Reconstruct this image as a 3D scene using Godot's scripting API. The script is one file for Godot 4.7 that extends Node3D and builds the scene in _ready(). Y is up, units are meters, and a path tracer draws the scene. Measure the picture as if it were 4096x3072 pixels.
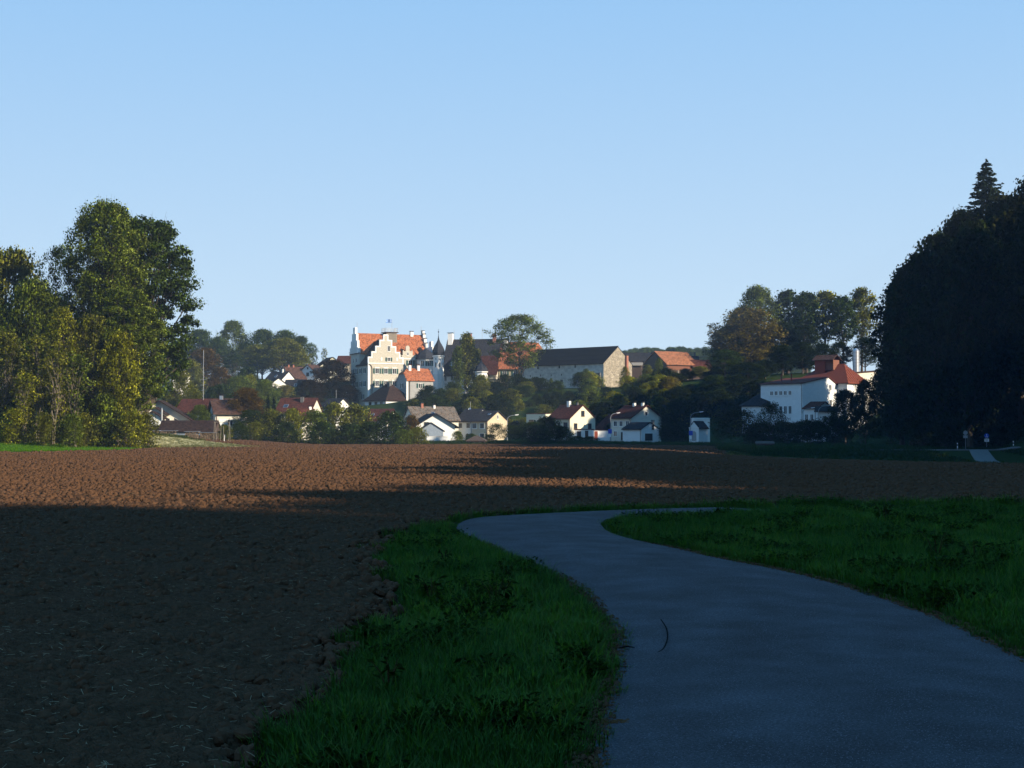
extends Node3D
# A shaded cycle path and a ploughed field in front of a village with a castle, low sun from the right.

const F := 5920.0
const EYE := 1.6
const PITCH := 0.0336

var used := {}
var M := {}
var meshes := {}
var rng := RandomNumberGenerator.new()
var wobble := FastNoiseLite.new()
var rough := FastNoiseLite.new()


class Shape:
	var v := PackedVector3Array()
	var n := PackedVector3Array()
	var uv := PackedVector2Array()

	func tri(a: Vector3, b: Vector3, c: Vector3, ua := Vector2.ZERO, ub := Vector2.ZERO, uc := Vector2.ZERO) -> void:
		var k := (b - a).cross(c - a).normalized()
		v.append_array([a, c, b])
		n.append_array([k, k, k])
		uv.append_array([ua, uc, ub])

	func poly(p: Array) -> void:
		var ex: Vector3 = (p[1] - p[0]).normalized()
		var k: Vector3 = (p[1] - p[0]).cross(p[2] - p[0]).normalized()
		var ey := k.cross(ex)
		for i in range(1, p.size() - 1):
			var q := []
			for j in [0, i, i + 1]:
				q.append(Vector2((p[j] - p[0]).dot(ex), (p[j] - p[0]).dot(ey)))
			tri(p[0], p[i], p[i + 1], q[0], q[1], q[2])

	func slab(p: Array, t: float) -> void:
		var low := []
		for q in p:
			low.append(q - Vector3(0, t, 0))
		poly(p)
		var back := low.duplicate()
		back.reverse()
		poly(back)
		for i in p.size():
			var j := (i + 1) % p.size()
			poly([low[i], low[j], p[j], p[i]])

	func box(a: Vector3, b: Vector3) -> void:
		boxt(Transform3D(Basis(), (a + b) / 2), (b - a).abs())

	func boxt(t: Transform3D, s: Vector3) -> void:
		var h := s / 2
		for f in [[0, 1, 2], [1, 2, 0], [2, 0, 1]]:
			for sg in [-1.0, 1.0]:
				var q := []
				for c in [[-1, -1], [1, -1], [1, 1], [-1, 1]]:
					var p := Vector3.ZERO
					p[f[0]] = sg * h[f[0]]
					p[f[1]] = c[0] * h[f[1]] * sg
					p[f[2]] = c[1] * h[f[2]]
					q.append(t * p)
				poly(q)

	# an outline in x, y (counter-clockwise) between two depths
	func prism(o: PackedVector2Array, z0: float, z1: float) -> void:
		var idx := Geometry2D.triangulate_polygon(o)
		for i in range(0, idx.size(), 3):
			var a := o[idx[i]]
			var b := o[idx[i + 1]]
			var c := o[idx[i + 2]]
			if (b - a).cross(c - a) < 0:
				var s := b
				b = c
				c = s
			tri(Vector3(a.x, a.y, z1), Vector3(b.x, b.y, z1), Vector3(c.x, c.y, z1), a, b, c)
			tri(Vector3(a.x, a.y, z0), Vector3(c.x, c.y, z0), Vector3(b.x, b.y, z0), a, c, b)
		for i in o.size():
			var a := o[i]
			var b := o[(i + 1) % o.size()]
			poly([Vector3(a.x, a.y, z1), Vector3(a.x, a.y, z0), Vector3(b.x, b.y, z0), Vector3(b.x, b.y, z1)])

	func tube(p: Array, r: Array, sides := 6) -> void:
		var rings := []
		var outs := []
		for i in p.size():
			var d: Vector3 = (p[min(i + 1, p.size() - 1)] - p[max(i - 1, 0)]).normalized()
			var s := d.cross(Vector3(0.31, 0.17, 0.93)).normalized()
			var t := d.cross(s)
			var ring := []
			var out := []
			for j in sides:
				var a := TAU * j / sides
				var o := s * cos(a) + t * sin(a)
				out.append(o)
				ring.append(p[i] + o * r[i])
			rings.append(ring)
			outs.append(out)
		for i in p.size() - 1:
			for j in sides:
				var k := (j + 1) % sides
				v.append_array([rings[i][j], rings[i + 1][k], rings[i][k], rings[i][j], rings[i + 1][j], rings[i + 1][k]])
				n.append_array([outs[i][j], outs[i + 1][k], outs[i][k], outs[i][j], outs[i + 1][j], outs[i + 1][k]])
				for q in 6:
					uv.append(Vector2(float(j) / sides, i))

	func lathe(prof: Array, sides: int, turn := 0.0, smooth := false) -> void:
		for i in prof.size() - 1:
			for j in sides:
				var q := []
				for c in [[i, j], [i, j + 1], [i + 1, j + 1], [i + 1, j]]:
					var a: float = turn + TAU * c[1] / sides
					q.append(Vector3(sin(a) * prof[c[0]][0], prof[c[0]][1], cos(a) * prof[c[0]][0]))
				var at := v.size()
				if prof[i][0] > 0.001:
					tri(q[0], q[1], q[2])
				if prof[i + 1][0] > 0.001:
					tri(q[0], q[2], q[3])
				if smooth:
					for k in range(at, v.size()):
						var flat := Vector3(v[k].x, 0, v[k].z).normalized()
						n[k] = (flat * Vector2(n[k].x, n[k].z).length() + Vector3(0, n[k].y, 0)).normalized()

	func mesh() -> ArrayMesh:
		var a := []
		a.resize(Mesh.ARRAY_MAX)
		a[Mesh.ARRAY_VERTEX] = v
		a[Mesh.ARRAY_NORMAL] = n
		a[Mesh.ARRAY_TEX_UV] = uv
		var m := ArrayMesh.new()
		m.add_surface_from_arrays(Mesh.PRIMITIVE_TRIANGLES, a)
		return m


func ss(a: float, b: float, t: float) -> float:
	var k := clampf((t - a) / (b - a), 0, 1)
	return k * k * (3 - 2 * k)


func table(t: Array, x: float) -> float:
	if x <= t[0][0]:
		return t[0][1]
	for i in t.size() - 1:
		if x <= t[i + 1][0]:
			return lerpf(t[i][1], t[i + 1][1], (x - t[i][0]) / (t[i + 1][0] - t[i][0]))
	return t[-1][1]


# a point that the camera sees in a direction, at a distance of d metres
func at(px: float, py: float, d: float) -> Vector3:
	var r := Vector3(px - 2048.0, 1536.0 - py, -F).rotated(Vector3.RIGHT, PITCH)
	return r * (d / -r.z) + Vector3(0, EYE, 0)


const PLATEAU := [[-110, 3.0], [-75, 4.0], [-52, 9.6], [-40, 10.0], [-20, 12.5], [0, 15.0], [27, 15.0], [50, 17.5], [80, 19.5], [140, 20.0]]


# height of the land at x metres to the right and d metres ahead
func gh(x: float, d: float) -> float:
	var h := -0.6 * ss(30, 290, d)
	var right := ss(10, 45, x)
	h += right * (-1.9 * ss(60, 150, d) + 1.55 * ss(186, 218, d))
	h += 1.4 * (1.0 - ss(-66, -49, x)) * ss(150, 200, d) * (1.0 - ss(232, 275, d))
	h += 1.15 * (1.0 - ss(-60, -34, x)) * ss(203, 250, d) * (1.0 - ss(325, 366, d))
	h += 0.5 * ss(290, 350, d)
	var foot := 66.0 + 9.0 * ss(185, 205, d)
	h += clampf((x - foot) * 0.6, 0, 24) * (1.0 - ss(330, 385, d)) * ss(-260, -140, d)
	var p := table(PLATEAU, x)
	h += p * ss(368, 424, d) + (22.0 - p) * ss(446, 545, d)
	if d > 600:
		h += 17.0 * ss(650, 900, d) * ss(0.03, 0.09, x / d)
	return h


func ground(x: float, d: float) -> Vector3:
	return Vector3(x, gh(x, d), -d)


func numbered(called: String) -> String:
	var k: int = used.get(called, 0)
	used[called] = k + 1
	return called if k == 0 else "%s_%03d" % [called, k]


func tag(o: Node3D, label: String, category: String, group := "", kind := "") -> Node3D:
	if label:
		o.set_meta("label", label)
	if category:
		o.set_meta("category", category)
	if group:
		o.set_meta("group", group)
	if kind:
		o.set_meta("kind", kind)
	return o


func thing(called: String, label: String, category: String, where: Vector3, turn := 0.0, group := "") -> Node3D:
	var o := Node3D.new()
	o.name = numbered(called)
	add_child(o)
	o.position = where
	o.rotation.y = deg_to_rad(turn)
	return tag(o, label, category, group)


func part(parent: Node3D, called: String, shape: Variant, m: Material) -> MeshInstance3D:
	var o := MeshInstance3D.new()
	o.mesh = shape.mesh() if shape is Shape else shape
	o.material_override = m
	o.name = numbered(called) if parent == self else called
	parent.add_child(o, true)
	return o


func structure(called: String, shape: Variant, m: Material) -> MeshInstance3D:
	var o := part(self, called, shape, m)
	o.set_meta("kind", "structure")
	return o


# ---------------------------------------------------------------- materials
func lin(r: float, g: float, b: float) -> Color:
	return Color(r, g, b).linear_to_srgb()


func noise_tex(seed_: int, freq: float, lo: Color, hi: Color, kind := FastNoiseLite.TYPE_SIMPLEX_SMOOTH, mid := 0.5, size := 512) -> NoiseTexture2D:
	var f := FastNoiseLite.new()
	f.noise_type = kind
	f.seed = seed_
	f.frequency = freq
	f.fractal_octaves = 5
	f.fractal_gain = 0.6
	var g := Gradient.new()
	g.offsets = PackedFloat32Array([0.0, mid, 1.0])
	g.colors = PackedColorArray([lo, lo.lerp(hi, 0.5), hi])
	var t := NoiseTexture2D.new()
	t.width = size
	t.height = size
	t.seamless = true
	t.noise = f
	t.color_ramp = g
	return t


# a matt surface with a blotchy tone: base colour (linear), how much it varies, metres per repeat
func blotchy(key: String, r: float, g: float, b: float, vary := 0.2, metres := 6.0, freq := 0.012, relief := 0.0, shine := 0.9) -> StandardMaterial3D:
	var m := StandardMaterial3D.new()
	m.resource_name = key
	m.albedo_texture = noise_tex(key.hash() % 9999, freq, lin(r * (1 - vary), g * (1 - vary), b * (1 - vary)), lin(minf(r * (1 + vary), 0.95), minf(g * (1 + vary), 0.95), minf(b * (1 + vary), 0.95)))
	m.uv1_triplanar = true
	m.uv1_world_triplanar = true
	m.uv1_scale = Vector3.ONE / metres
	m.roughness = shine
	if relief > 0:
		m.heightmap_enabled = true
		m.heightmap_texture = noise_tex(key.hash() % 777, freq * 2.5, Color.BLACK, Color.WHITE)
		m.heightmap_scale = relief
	M[key] = m
	return m


func plain(key: String, r: float, g: float, b: float, shine := 0.8, metal := 0.0, gloss := 0.35) -> StandardMaterial3D:
	var m := StandardMaterial3D.new()
	m.resource_name = key
	m.albedo_color = lin(r, g, b)
	m.roughness = shine
	m.metallic = metal
	m.metallic_specular = gloss
	M[key] = m
	return m


var tile_tone: ImageTexture
var tile_relief: ImageTexture


func make_tile_maps() -> void:
	var tone := Image.create(512, 512, false, Image.FORMAT_RGB8)
	var deep := Image.create(512, 512, false, Image.FORMAT_R8)
	var r := RandomNumberGenerator.new()
	r.seed = 5
	var blot := FastNoiseLite.new()
	blot.seed = 3
	blot.frequency = 0.012
	for j in 32:
		for i in 32:
			var k := r.randf_range(0.70, 0.98) + 0.10 * blot.get_noise_2d(i * 16, j * 16)
			if r.randf() < 0.06:
				k *= 0.62
			var warm := r.randf_range(-0.05, 0.05)
			tone.fill_rect(Rect2i(i * 16, j * 16, 16, 16), Color(clampf(k + warm, 0, 1), clampf(k, 0, 1), clampf(k - warm, 0, 1)))
			for y in 16:
				for x in 16:
					var h := 0.25 + 0.6 * (y / 15.0) - 0.25 * absf(x - 7.5) / 7.5
					deep.set_pixel(i * 16 + x, j * 16 + y, Color(h, h, h))
	tile_tone = ImageTexture.create_from_image(tone)
	tile_relief = ImageTexture.create_from_image(deep)


func tiles(key: String, r: float, g: float, b: float, metres := 8.0) -> void:
	var m := StandardMaterial3D.new()
	m.resource_name = key
	m.albedo_color = lin(r, g, b)
	m.albedo_texture = tile_tone
	m.heightmap_enabled = true
	m.heightmap_texture = tile_relief
	m.heightmap_scale = 5.0
	m.uv1_scale = Vector3.ONE / metres
	m.roughness = 0.95
	m.metallic_specular = 0.15
	M[key] = m


func leafy(key: String, r: float, g: float, b: float) -> void:
	var m := StandardMaterial3D.new()
	m.resource_name = key
	# vertex colours lie round one half, so the colour is doubled here
	m.albedo_color = lin(r * 2, g * 2, b * 2)
	m.vertex_color_use_as_albedo = true
	m.roughness = 0.75
	m.metallic_specular = 0.15
	m.backlight_enabled = true
	m.backlight = lin(0.72, 0.8, 0.35)
	M[key] = m


func make_materials() -> void:
	make_tile_maps()
	# setting
	blotchy("soil", 0.083, 0.045, 0.026, 0.40, 1.6, 0.03, 5.0, 1.0)
	blotchy("clod", 0.083, 0.045, 0.026, 0.3, 0.9, 0.02, 0.0, 1.0)
	blotchy("turf", 0.022, 0.036, 0.010, 0.4, 5.0, 0.02, 4.0, 1.0)
	blotchy("verge_soil", 0.026, 0.046, 0.012, 0.4, 1.4, 0.02, 3.0, 1.0)
	var a := blotchy("asphalt", 0.082, 0.091, 0.108, 0.75, 1.3, 0.10, 2.0, 0.85)
	a.detail_enabled = true
	a.detail_blend_mode = BaseMaterial3D.BLEND_MODE_MUL
	a.detail_uv_layer = BaseMaterial3D.DETAIL_UV_2
	a.uv2_triplanar = true
	a.uv2_world_triplanar = true
	a.detail_albedo = noise_tex(77, 0.012, Color(0.6, 0.6, 0.6), Color(1, 1, 1))
	a.uv2_scale = Vector3.ONE / 7.0

	blotchy("far_asphalt", 0.11, 0.11, 0.11, 0.2, 3.0)
	for k in ["soil", "clod", "turf", "verge_soil"]:
		M[k].metallic_specular = 0.08
	a.metallic_specular = 0.3
	blotchy("meadow", 0.12, 0.22, 0.028, 0.3, 6.0, 0.03, 0.0, 1.0)
	blotchy("stubble", 0.42, 0.36, 0.15, 0.35, 5.0, 0.03, 0.0, 1.0)
	blotchy("rock", 0.26, 0.25, 0.22, 0.4, 5.0, 0.02, 10.0)
	# walls
	blotchy("white", 0.64, 0.63, 0.59, 0.10, 7.0)
	blotchy("white_cool", 0.6, 0.615, 0.615, 0.10, 7.0)
	blotchy("cream", 0.55, 0.52, 0.44, 0.12, 7.0)
	blotchy("castle_wall", 0.41, 0.38, 0.315, 0.30, 4.0, 0.02, 3.0)
	blotchy("castle_trim", 0.66, 0.65, 0.62, 0.12, 4.0)
	blotchy("grey_wall", 0.26, 0.26, 0.255, 0.18, 6.0)
	blotchy("beige", 0.44, 0.37, 0.26, 0.12, 6.0)
	blotchy("yellow_wall", 0.53, 0.515, 0.4, 0.10, 6.0)
	blotchy("ochre_wall", 0.34, 0.29, 0.18, 0.15, 6.0)
	blotchy("boards_grey", 0.20, 0.24, 0.29, 0.2, 3.0)
	var st := blotchy("stained", 0.52, 0.50, 0.44, 0.12, 9.0)
	st.albedo_texture = noise_tex(21, 0.012, lin(0.17, 0.17, 0.16), lin(0.62, 0.60, 0.54), FastNoiseLite.TYPE_SIMPLEX_SMOOTH, 0.28)
	var rb := blotchy("rubble", 0.40, 0.35, 0.26, 0.45, 24.0, 0.035, 40.0)
	rb.albedo_texture = noise_tex(22, 0.06, lin(0.10, 0.085, 0.065), lin(0.60, 0.53, 0.40), FastNoiseLite.TYPE_CELLULAR, 0.6)
	blotchy("dark_stone", 0.10, 0.10, 0.10, 0.4, 3.0, 0.02, 6.0)
	# roofs
	tiles("tile_orange", 0.42, 0.145, 0.07)
	tiles("tile_red", 0.095, 0.034, 0.025)
	tiles("tile_brown", 0.095, 0.052, 0.04)
	tiles("tile_dark", 0.045, 0.028, 0.024)
	tiles("tile_slate", 0.040, 0.038, 0.042)
	tiles("tile_grey", 0.17, 0.14, 0.115)
	tiles("tile_barn", 0.36, 0.15, 0.08)
	blotchy("sheet_dark", 0.007, 0.0065, 0.008, 0.25, 6.0, 0.01, 0.0, 0.55)
	blotchy("sheet_red", 0.145, 0.045, 0.03, 0.2, 4.0, 0.01, 0.0, 0.5)
	blotchy("sheet_maroon", 0.105, 0.034, 0.026, 0.25, 4.0, 0.01, 0.0, 0.6)
	blotchy("dome", 0.030, 0.032, 0.040, 0.15, 3.0, 0.01, 0.0, 0.42)
	for k in ["sheet_dark", "sheet_red", "sheet_maroon", "dome"]:
		M[k].roughness = 0.9
		M[k].metallic_specular = 0.15
	# fittings
	plain("glass", 0.020, 0.024, 0.030, 0.08, 0.0, 0.5)
	plain("frame_white", 0.70, 0.70, 0.68)
	plain("frame_brown", 0.10, 0.06, 0.04)
	plain("shutter_green", 0.030, 0.070, 0.062)
	plain("dark_opening", 0.012, 0.011, 0.010)
	plain("metal", 0.45, 0.46, 0.48, 0.35, 0.8)
	plain("pole_grey", 0.30, 0.31, 0.32, 0.5, 0.3)
	plain("black", 0.015, 0.015, 0.017)
	plain("post_white", 0.75, 0.75, 0.75)
	plain("sign_blue", 0.015, 0.060, 0.42, 0.5)
	plain("flag_blue", 0.03, 0.16, 0.50)
	plain("rust_pipe", 0.20, 0.045, 0.025)
	blotchy("wood_dark", 0.055, 0.034, 0.024, 0.4, 2.0)
	blotchy("wood_red", 0.16, 0.062, 0.036, 0.4, 2.0)
	blotchy("wood_pale", 0.50, 0.37, 0.20, 0.25, 2.0)
	blotchy("wood_grey", 0.22, 0.19, 0.15, 0.3, 2.0)
	blotchy("log_end", 0.30, 0.22, 0.14, 0.5, 0.8, 0.05)
	blotchy("bark", 0.065, 0.050, 0.036, 0.4, 1.5, 0.03, 4.0)
	blotchy("bark_pale", 0.15, 0.125, 0.09, 0.3, 1.5, 0.03)
	blotchy("brick", 0.26, 0.10, 0.065, 0.3, 1.5, 0.05)
	plain("straw", 0.24, 0.20, 0.13, 1.0, 0.0, 0.05)
	plain("chip", 0.145, 0.155, 0.175, 1.0, 0.0, 0.1)
	plain("tar", 0.010, 0.010, 0.011, 1.0, 0.0, 0.03)
	plain("stalk", 0.050, 0.034, 0.016, 1.0, 0.0, 0.05)
	plain("leaf_brown", 0.10, 0.05, 0.022, 1.0, 0.0, 0.05)
	# leaves; green, olive and yellow_green are brightened to stand for sunlight
	leafy("green", 0.27, 0.34, 0.058)
	leafy("green_deep", 0.08, 0.125, 0.028)
	leafy("green_cool", 0.14, 0.21, 0.045)
	leafy("green_fresh", 0.23, 0.29, 0.055)
	leafy("olive", 0.33, 0.335, 0.055)
	leafy("yellow_green", 0.49, 0.49, 0.045)
	leafy("gold", 0.42, 0.33, 0.07)
	leafy("rust", 0.27, 0.155, 0.04)
	leafy("amber", 0.24, 0.185, 0.042)
	leafy("maroon", 0.075, 0.042, 0.024)
	leafy("needle", 0.026, 0.045, 0.020)
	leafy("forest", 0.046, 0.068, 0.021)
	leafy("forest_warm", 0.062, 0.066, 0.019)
	leafy("grass", 0.075, 0.17, 0.028)
	leafy("grass_light", 0.13, 0.22, 0.036)
	leafy("grass_shade", 0.050, 0.085, 0.020)  # bank grass, deep shade of the banks put into its colour
	leafy("grass_bright", 0.21, 0.38, 0.035)
	leafy("grass_dry", 0.46, 0.40, 0.16)
	leafy("weed", 0.046, 0.115, 0.032)


# ---------------------------------------------------------------- plants
class Leaves:
	var v := PackedVector3Array()
	var n := PackedVector3Array()
	var c := PackedColorArray()
	var k := PackedInt32Array()

	func leaf(p: Vector3, nor: Vector3, along: Vector3, l: float, w: float, col: Color) -> void:
		var s := nor.cross(along)
		if s.length_squared() < 0.0001:
			s = nor.cross(Vector3(0.7, 0.1, 0.7))
		s = s.normalized() * w
		var t := along * l
		var b := v.size()
		v.append_array([p - t * 0.5, p + s * 0.5 + nor * w * 0.15, p + t * 0.5, p - s * 0.5 + nor * w * 0.15])
		n.append_array([nor, nor, nor, nor])
		var half := Color(col.r * 0.5, col.g * 0.5, col.b * 0.5)
		c.append_array([half, half, half, half])
		k.append_array([b, b + 2, b + 1, b, b + 3, b + 2])

	func mesh() -> ArrayMesh:
		var a := []
		a.resize(Mesh.ARRAY_MAX)
		a[Mesh.ARRAY_VERTEX] = v
		a[Mesh.ARRAY_NORMAL] = n
		a[Mesh.ARRAY_COLOR] = c
		a[Mesh.ARRAY_INDEX] = k
		var m := ArrayMesh.new()
		m.add_surface_from_arrays(Mesh.PRIMITIVE_TRIANGLES, a)
		return m


func any_dir() -> Vector3:
	var y := rng.randf_range(-1, 1)
	var a := rng.randf() * TAU
	var r := sqrt(1 - y * y)
	return Vector3(cos(a) * r, y, sin(a) * r)


# a tree of height h and crown radius r: [trunk mesh, crown mesh]; prof gives the crown's radius (share of r) at heights (share of h)
func grow(key: String, h: float, r: float, prof: Array, lobes: int, lobe: float, leaves: int, leaf: float, stray := 0.0, stems := 1, yellow := 0.0, flat := 0.75) -> void:
	rng.seed = key.hash()
	var L := Leaves.new()
	var T := Shape.new()
	var tops := []
	var lo: float = prof[0][0]
	var hi: float = prof[-1][0]
	for i in stems:
		var lean := Vector3.ZERO if stems == 1 else Vector3(rng.randf_range(-1, 1), 0, rng.randf_range(-1, 1)) * r * 0.55
		var pts := []
		var rad := []
		for j in 7:
			var t := j / 6.0
			pts.append(Vector3(rng.randf_range(-1, 1) * 0.02 * h * t, h * t * lerpf(0.86, 0.72, float(i > 0)) - 0.3 * float(j == 0), rng.randf_range(-1, 1) * 0.02 * h * t) + lean * (0.12 + t))
			rad.append(h * (0.014 if stems == 1 else 0.0034) * (1.15 - t) * (1.5 if j == 0 else 1.0))
		T.tube(pts, rad, 7)
		tops.append(pts)
	for i in lobes:
		var q := (i + rng.randf()) / lobes
		var y := lerpf(lo, hi, pow(q, 0.75))
		var R := table(prof, y) * r
		var a := i * 2.399 + rng.randf_range(-0.5, 0.5)
		var rr := R * sqrt(rng.randf_range(0.12, 1.0))
		var lr := lobe * r * rng.randf_range(0.65, 1.25)
		rr = maxf(0, rr - lr * 0.35)
		var c := Vector3(cos(a) * rr, minf(y * h, h - lr * 0.6), sin(a) * rr)
		if i % 2 == 0:
			var st: Array = tops[i % stems]
			var k := clampi(int((y * 0.78) * 6), 1, 5)
			var from: Vector3 = st[k]
			if from.y > c.y:
				from = st[max(1, k - 1)]
			var w := h * 0.0075 * (1.2 - y)
			T.tube([from, from.lerp(c, 0.5) + Vector3(0, 0.05 * h * rng.randf(), 0), c + (c - from) * 0.15], [w, w * 0.6, w * 0.15], 4)
		var lt := rng.randf_range(0.62, 1.3)
		var num := int(leaves * rng.randf_range(0.7, 1.2))
		for j in num:
			var d := any_dir()
			d.y = d.y * 0.85 + 0.12
			var m := rng.randf_range(0.45, 1.0) if rng.randf() > stray else rng.randf_range(1.0, 1.35)
			var p := c + Vector3(d.x, d.y * flat, d.z) * lr * m
			var nor := (d * 1.0 + Vector3(c.x, 0, c.z) / r * 0.4 + any_dir() * 0.55 + Vector3(0, 0.25, 0)).normalized()
			var s := leaf * rng.randf_range(0.6, 1.4)
			var t := lt * rng.randf_range(0.75, 1.25)
			var col := Color(t, t, t)
			if rng.randf() < yellow:
				col = Color(t * 3.2, t * 1.9, t * 0.9)
			L.leaf(p, nor, any_dir(), s * 1.3, s, col)
	meshes[key] = [T.mesh(), L.mesh(), h, r]


func grow_spruce(key: String, h: float, r: float) -> void:
	rng.seed = 41
	var L := Leaves.new()
	var T := Shape.new()
	T.tube([Vector3(0, -0.3, 0), Vector3(0, h * 0.5, 0), Vector3(0, h, 0)], [h * 0.016, h * 0.009, 0.02], 7)
	for i in 80:
		var y := h * (0.3 + 0.69 * i / 80.0)
		var R := minf(0.5 * (h - y), r) * rng.randf_range(0.7, 1.12) + 0.12
		for j in 8:
			var a := j * TAU / 8 + i * 1.3 + rng.randf_range(-0.3, 0.3)
			var out := Vector3(cos(a), 0, sin(a))
			var len := R * rng.randf_range(0.7, 1.15)
			var n := int(5 + len * 5)
			for k in n:
				var t := pow(rng.randf(), 0.7)
				var side := out.cross(Vector3.UP) * rng.randf_range(-0.3, 0.3) * len * (1.15 - t)
				var p := Vector3(0, y + 0.5 * sin(j * 2.1 + i), 0) + out * len * t + side + Vector3(0, -0.34 * len * t * (1.3 - 0.85 * t) + rng.randf_range(-0.2, 0.1), 0)
				var q := rng.randf_range(0.7, 1.3)
				L.leaf(p, (Vector3.UP + any_dir() * 0.9).normalized(), (out + any_dir() * 0.5).normalized(), 0.8, 0.42, Color(q, q, q))
	meshes[key] = [T.mesh(), L.mesh(), h, r]


# plants a grown tree where the camera sees it in column px at d metres, its top in row top, its crown wide pixels across
func tree(px: float, top: float, d: float, wide: float, key: String, leaf: String, called: String, label: String, category := "tree", group := "", bark := "bark", trunk_down := 0.0) -> Node3D:
	var p := at(px, top, d)
	var g := gh(p.x, d) - trunk_down
	return plant(Vector3(p.x, g, -d), maxf(0.6, p.y - g), wide * d / F / 2, key, leaf, called, label, category, group, bark)


func plant(where: Vector3, h: float, r: float, key: String, leaf: String, called: String, label: String, category := "tree", group := "", bark := "bark") -> Node3D:
	var k: Array = meshes[key]
	var o := thing(called, label, category, where, fposmod(where.x * 77.7 + where.z * 13.1, 360), group)
	o.scale = Vector3(r / k[3], h / k[2], r / k[3])
	part(o, "trunk", k[0], M[bark])
	part(o, "crown", k[1], M[leaf])
	return o


func make_plants() -> void:
	var round_ := [[0.22, 0.55], [0.35, 0.92], [0.55, 1.0], [0.75, 0.85], [0.9, 0.55], [0.98, 0.15]]
	var tall := [[0.20, 0.45], [0.35, 0.8], [0.6, 1.0], [0.8, 0.85], [0.93, 0.5], [0.99, 0.15]]
	grow("round_a", 20, 8, round_, 120, 0.24, 130, 0.32, 0.12)
	grow("round_b", 20, 8, round_, 100, 0.27, 140, 0.32, 0.15)
	grow("round_c", 18, 7, tall, 100, 0.26, 130, 0.30, 0.12)
	grow("wood_a", 28, 7, [[0.1, 0.5], [0.3, 0.85], [0.6, 1.0], [0.8, 0.85], [0.93, 0.5], [0.99, 0.12]], 140, 0.25, 100, 0.42, 0.12)
	grow("wood_b", 28, 7, [[0.14, 0.6], [0.35, 0.9], [0.55, 0.95], [0.75, 0.95], [0.9, 0.6], [0.98, 0.2]], 120, 0.27, 110, 0.42, 0.15)
	grow("wood_high", 26, 5.5, [[0.42, 0.35], [0.55, 0.75], [0.72, 1.0], [0.88, 0.8], [0.98, 0.25]], 60, 0.30, 85, 0.45, 0.2)
	grow("poplar", 31, 6.5, [[0.13, 0.5], [0.25, 0.8], [0.5, 0.95], [0.72, 1.0], [0.88, 0.85], [0.96, 0.55], [1.0, 0.3]], 330, 0.16, 190, 0.22, 0.25, 1, 0.012, 1.15)
	grow("maple", 29, 7.5, [[0.24, 0.55], [0.32, 0.8], [0.48, 0.95], [0.68, 1.0], [0.85, 0.8], [0.97, 0.35]], 300, 0.155, 180, 0.24, 0.25, 1, 0.006, 0.6)
	grow("loose", 22, 5.5, [[0.2, 0.4], [0.45, 0.9], [0.7, 1.0], [0.9, 0.7], [0.99, 0.3]], 130, 0.15, 80, 0.20, 0.45, 2)
	grow("sapling", 14, 3.4, [[0.18, 0.4], [0.4, 0.8], [0.65, 1.0], [0.85, 0.8], [0.98, 0.3]], 110, 0.2, 90, 0.17, 0.4, 3)
	grow("pole_tree", 16, 2.6, [[0.3, 0.3], [0.5, 0.7], [0.75, 1.0], [0.95, 0.4]], 46, 0.24, 40, 0.24, 0.5, 2)
	grow("ash", 21, 10, [[0.28, 0.35], [0.42, 0.75], [0.58, 0.98], [0.74, 1.0], [0.88, 0.72], [0.97, 0.3]], 150, 0.16, 110, 0.27, 0.25, 1, 0.0, 0.6)
	grow("column", 18, 3.2, [[0.05, 0.7], [0.3, 0.8], [0.55, 1.0], [0.75, 0.8], [0.92, 0.5], [1.0, 0.2]], 90, 0.36, 60, 0.33, 0.3, 2, 0.0, 1.2)
	grow("thuja", 7, 1.1, [[0.03, 0.8], [0.4, 1.0], [0.75, 0.7], [0.97, 0.15]], 45, 0.45, 60, 0.16, 0.1, 1, 0.0, 1.5)
	grow("shrub_a", 5, 3.2, [[0.05, 0.85], [0.3, 1.0], [0.6, 0.95], [0.85, 0.6], [0.97, 0.2]], 60, 0.30, 75, 0.20, 0.22, 5)
	grow("shrub_b", 5, 3.2, [[0.05, 0.75], [0.35, 1.0], [0.65, 0.85], [0.9, 0.5], [1.0, 0.2]], 50, 0.32, 80, 0.20, 0.35, 6)
	grow("orchard", 7, 4.0, [[0.28, 0.7], [0.45, 1.0], [0.7, 0.95], [0.9, 0.6], [0.99, 0.25]], 60, 0.25, 60, 0.17, 0.45, 2)
	grow("birch", 12, 2.6, [[0.25, 0.8], [0.45, 1.0], [0.7, 0.75], [0.9, 0.4], [1.0, 0.15]], 60, 0.26, 55, 0.22, 0.4, 1, 0.0, 1.5)
	grow_spruce("spruce", 44, 10)


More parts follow.
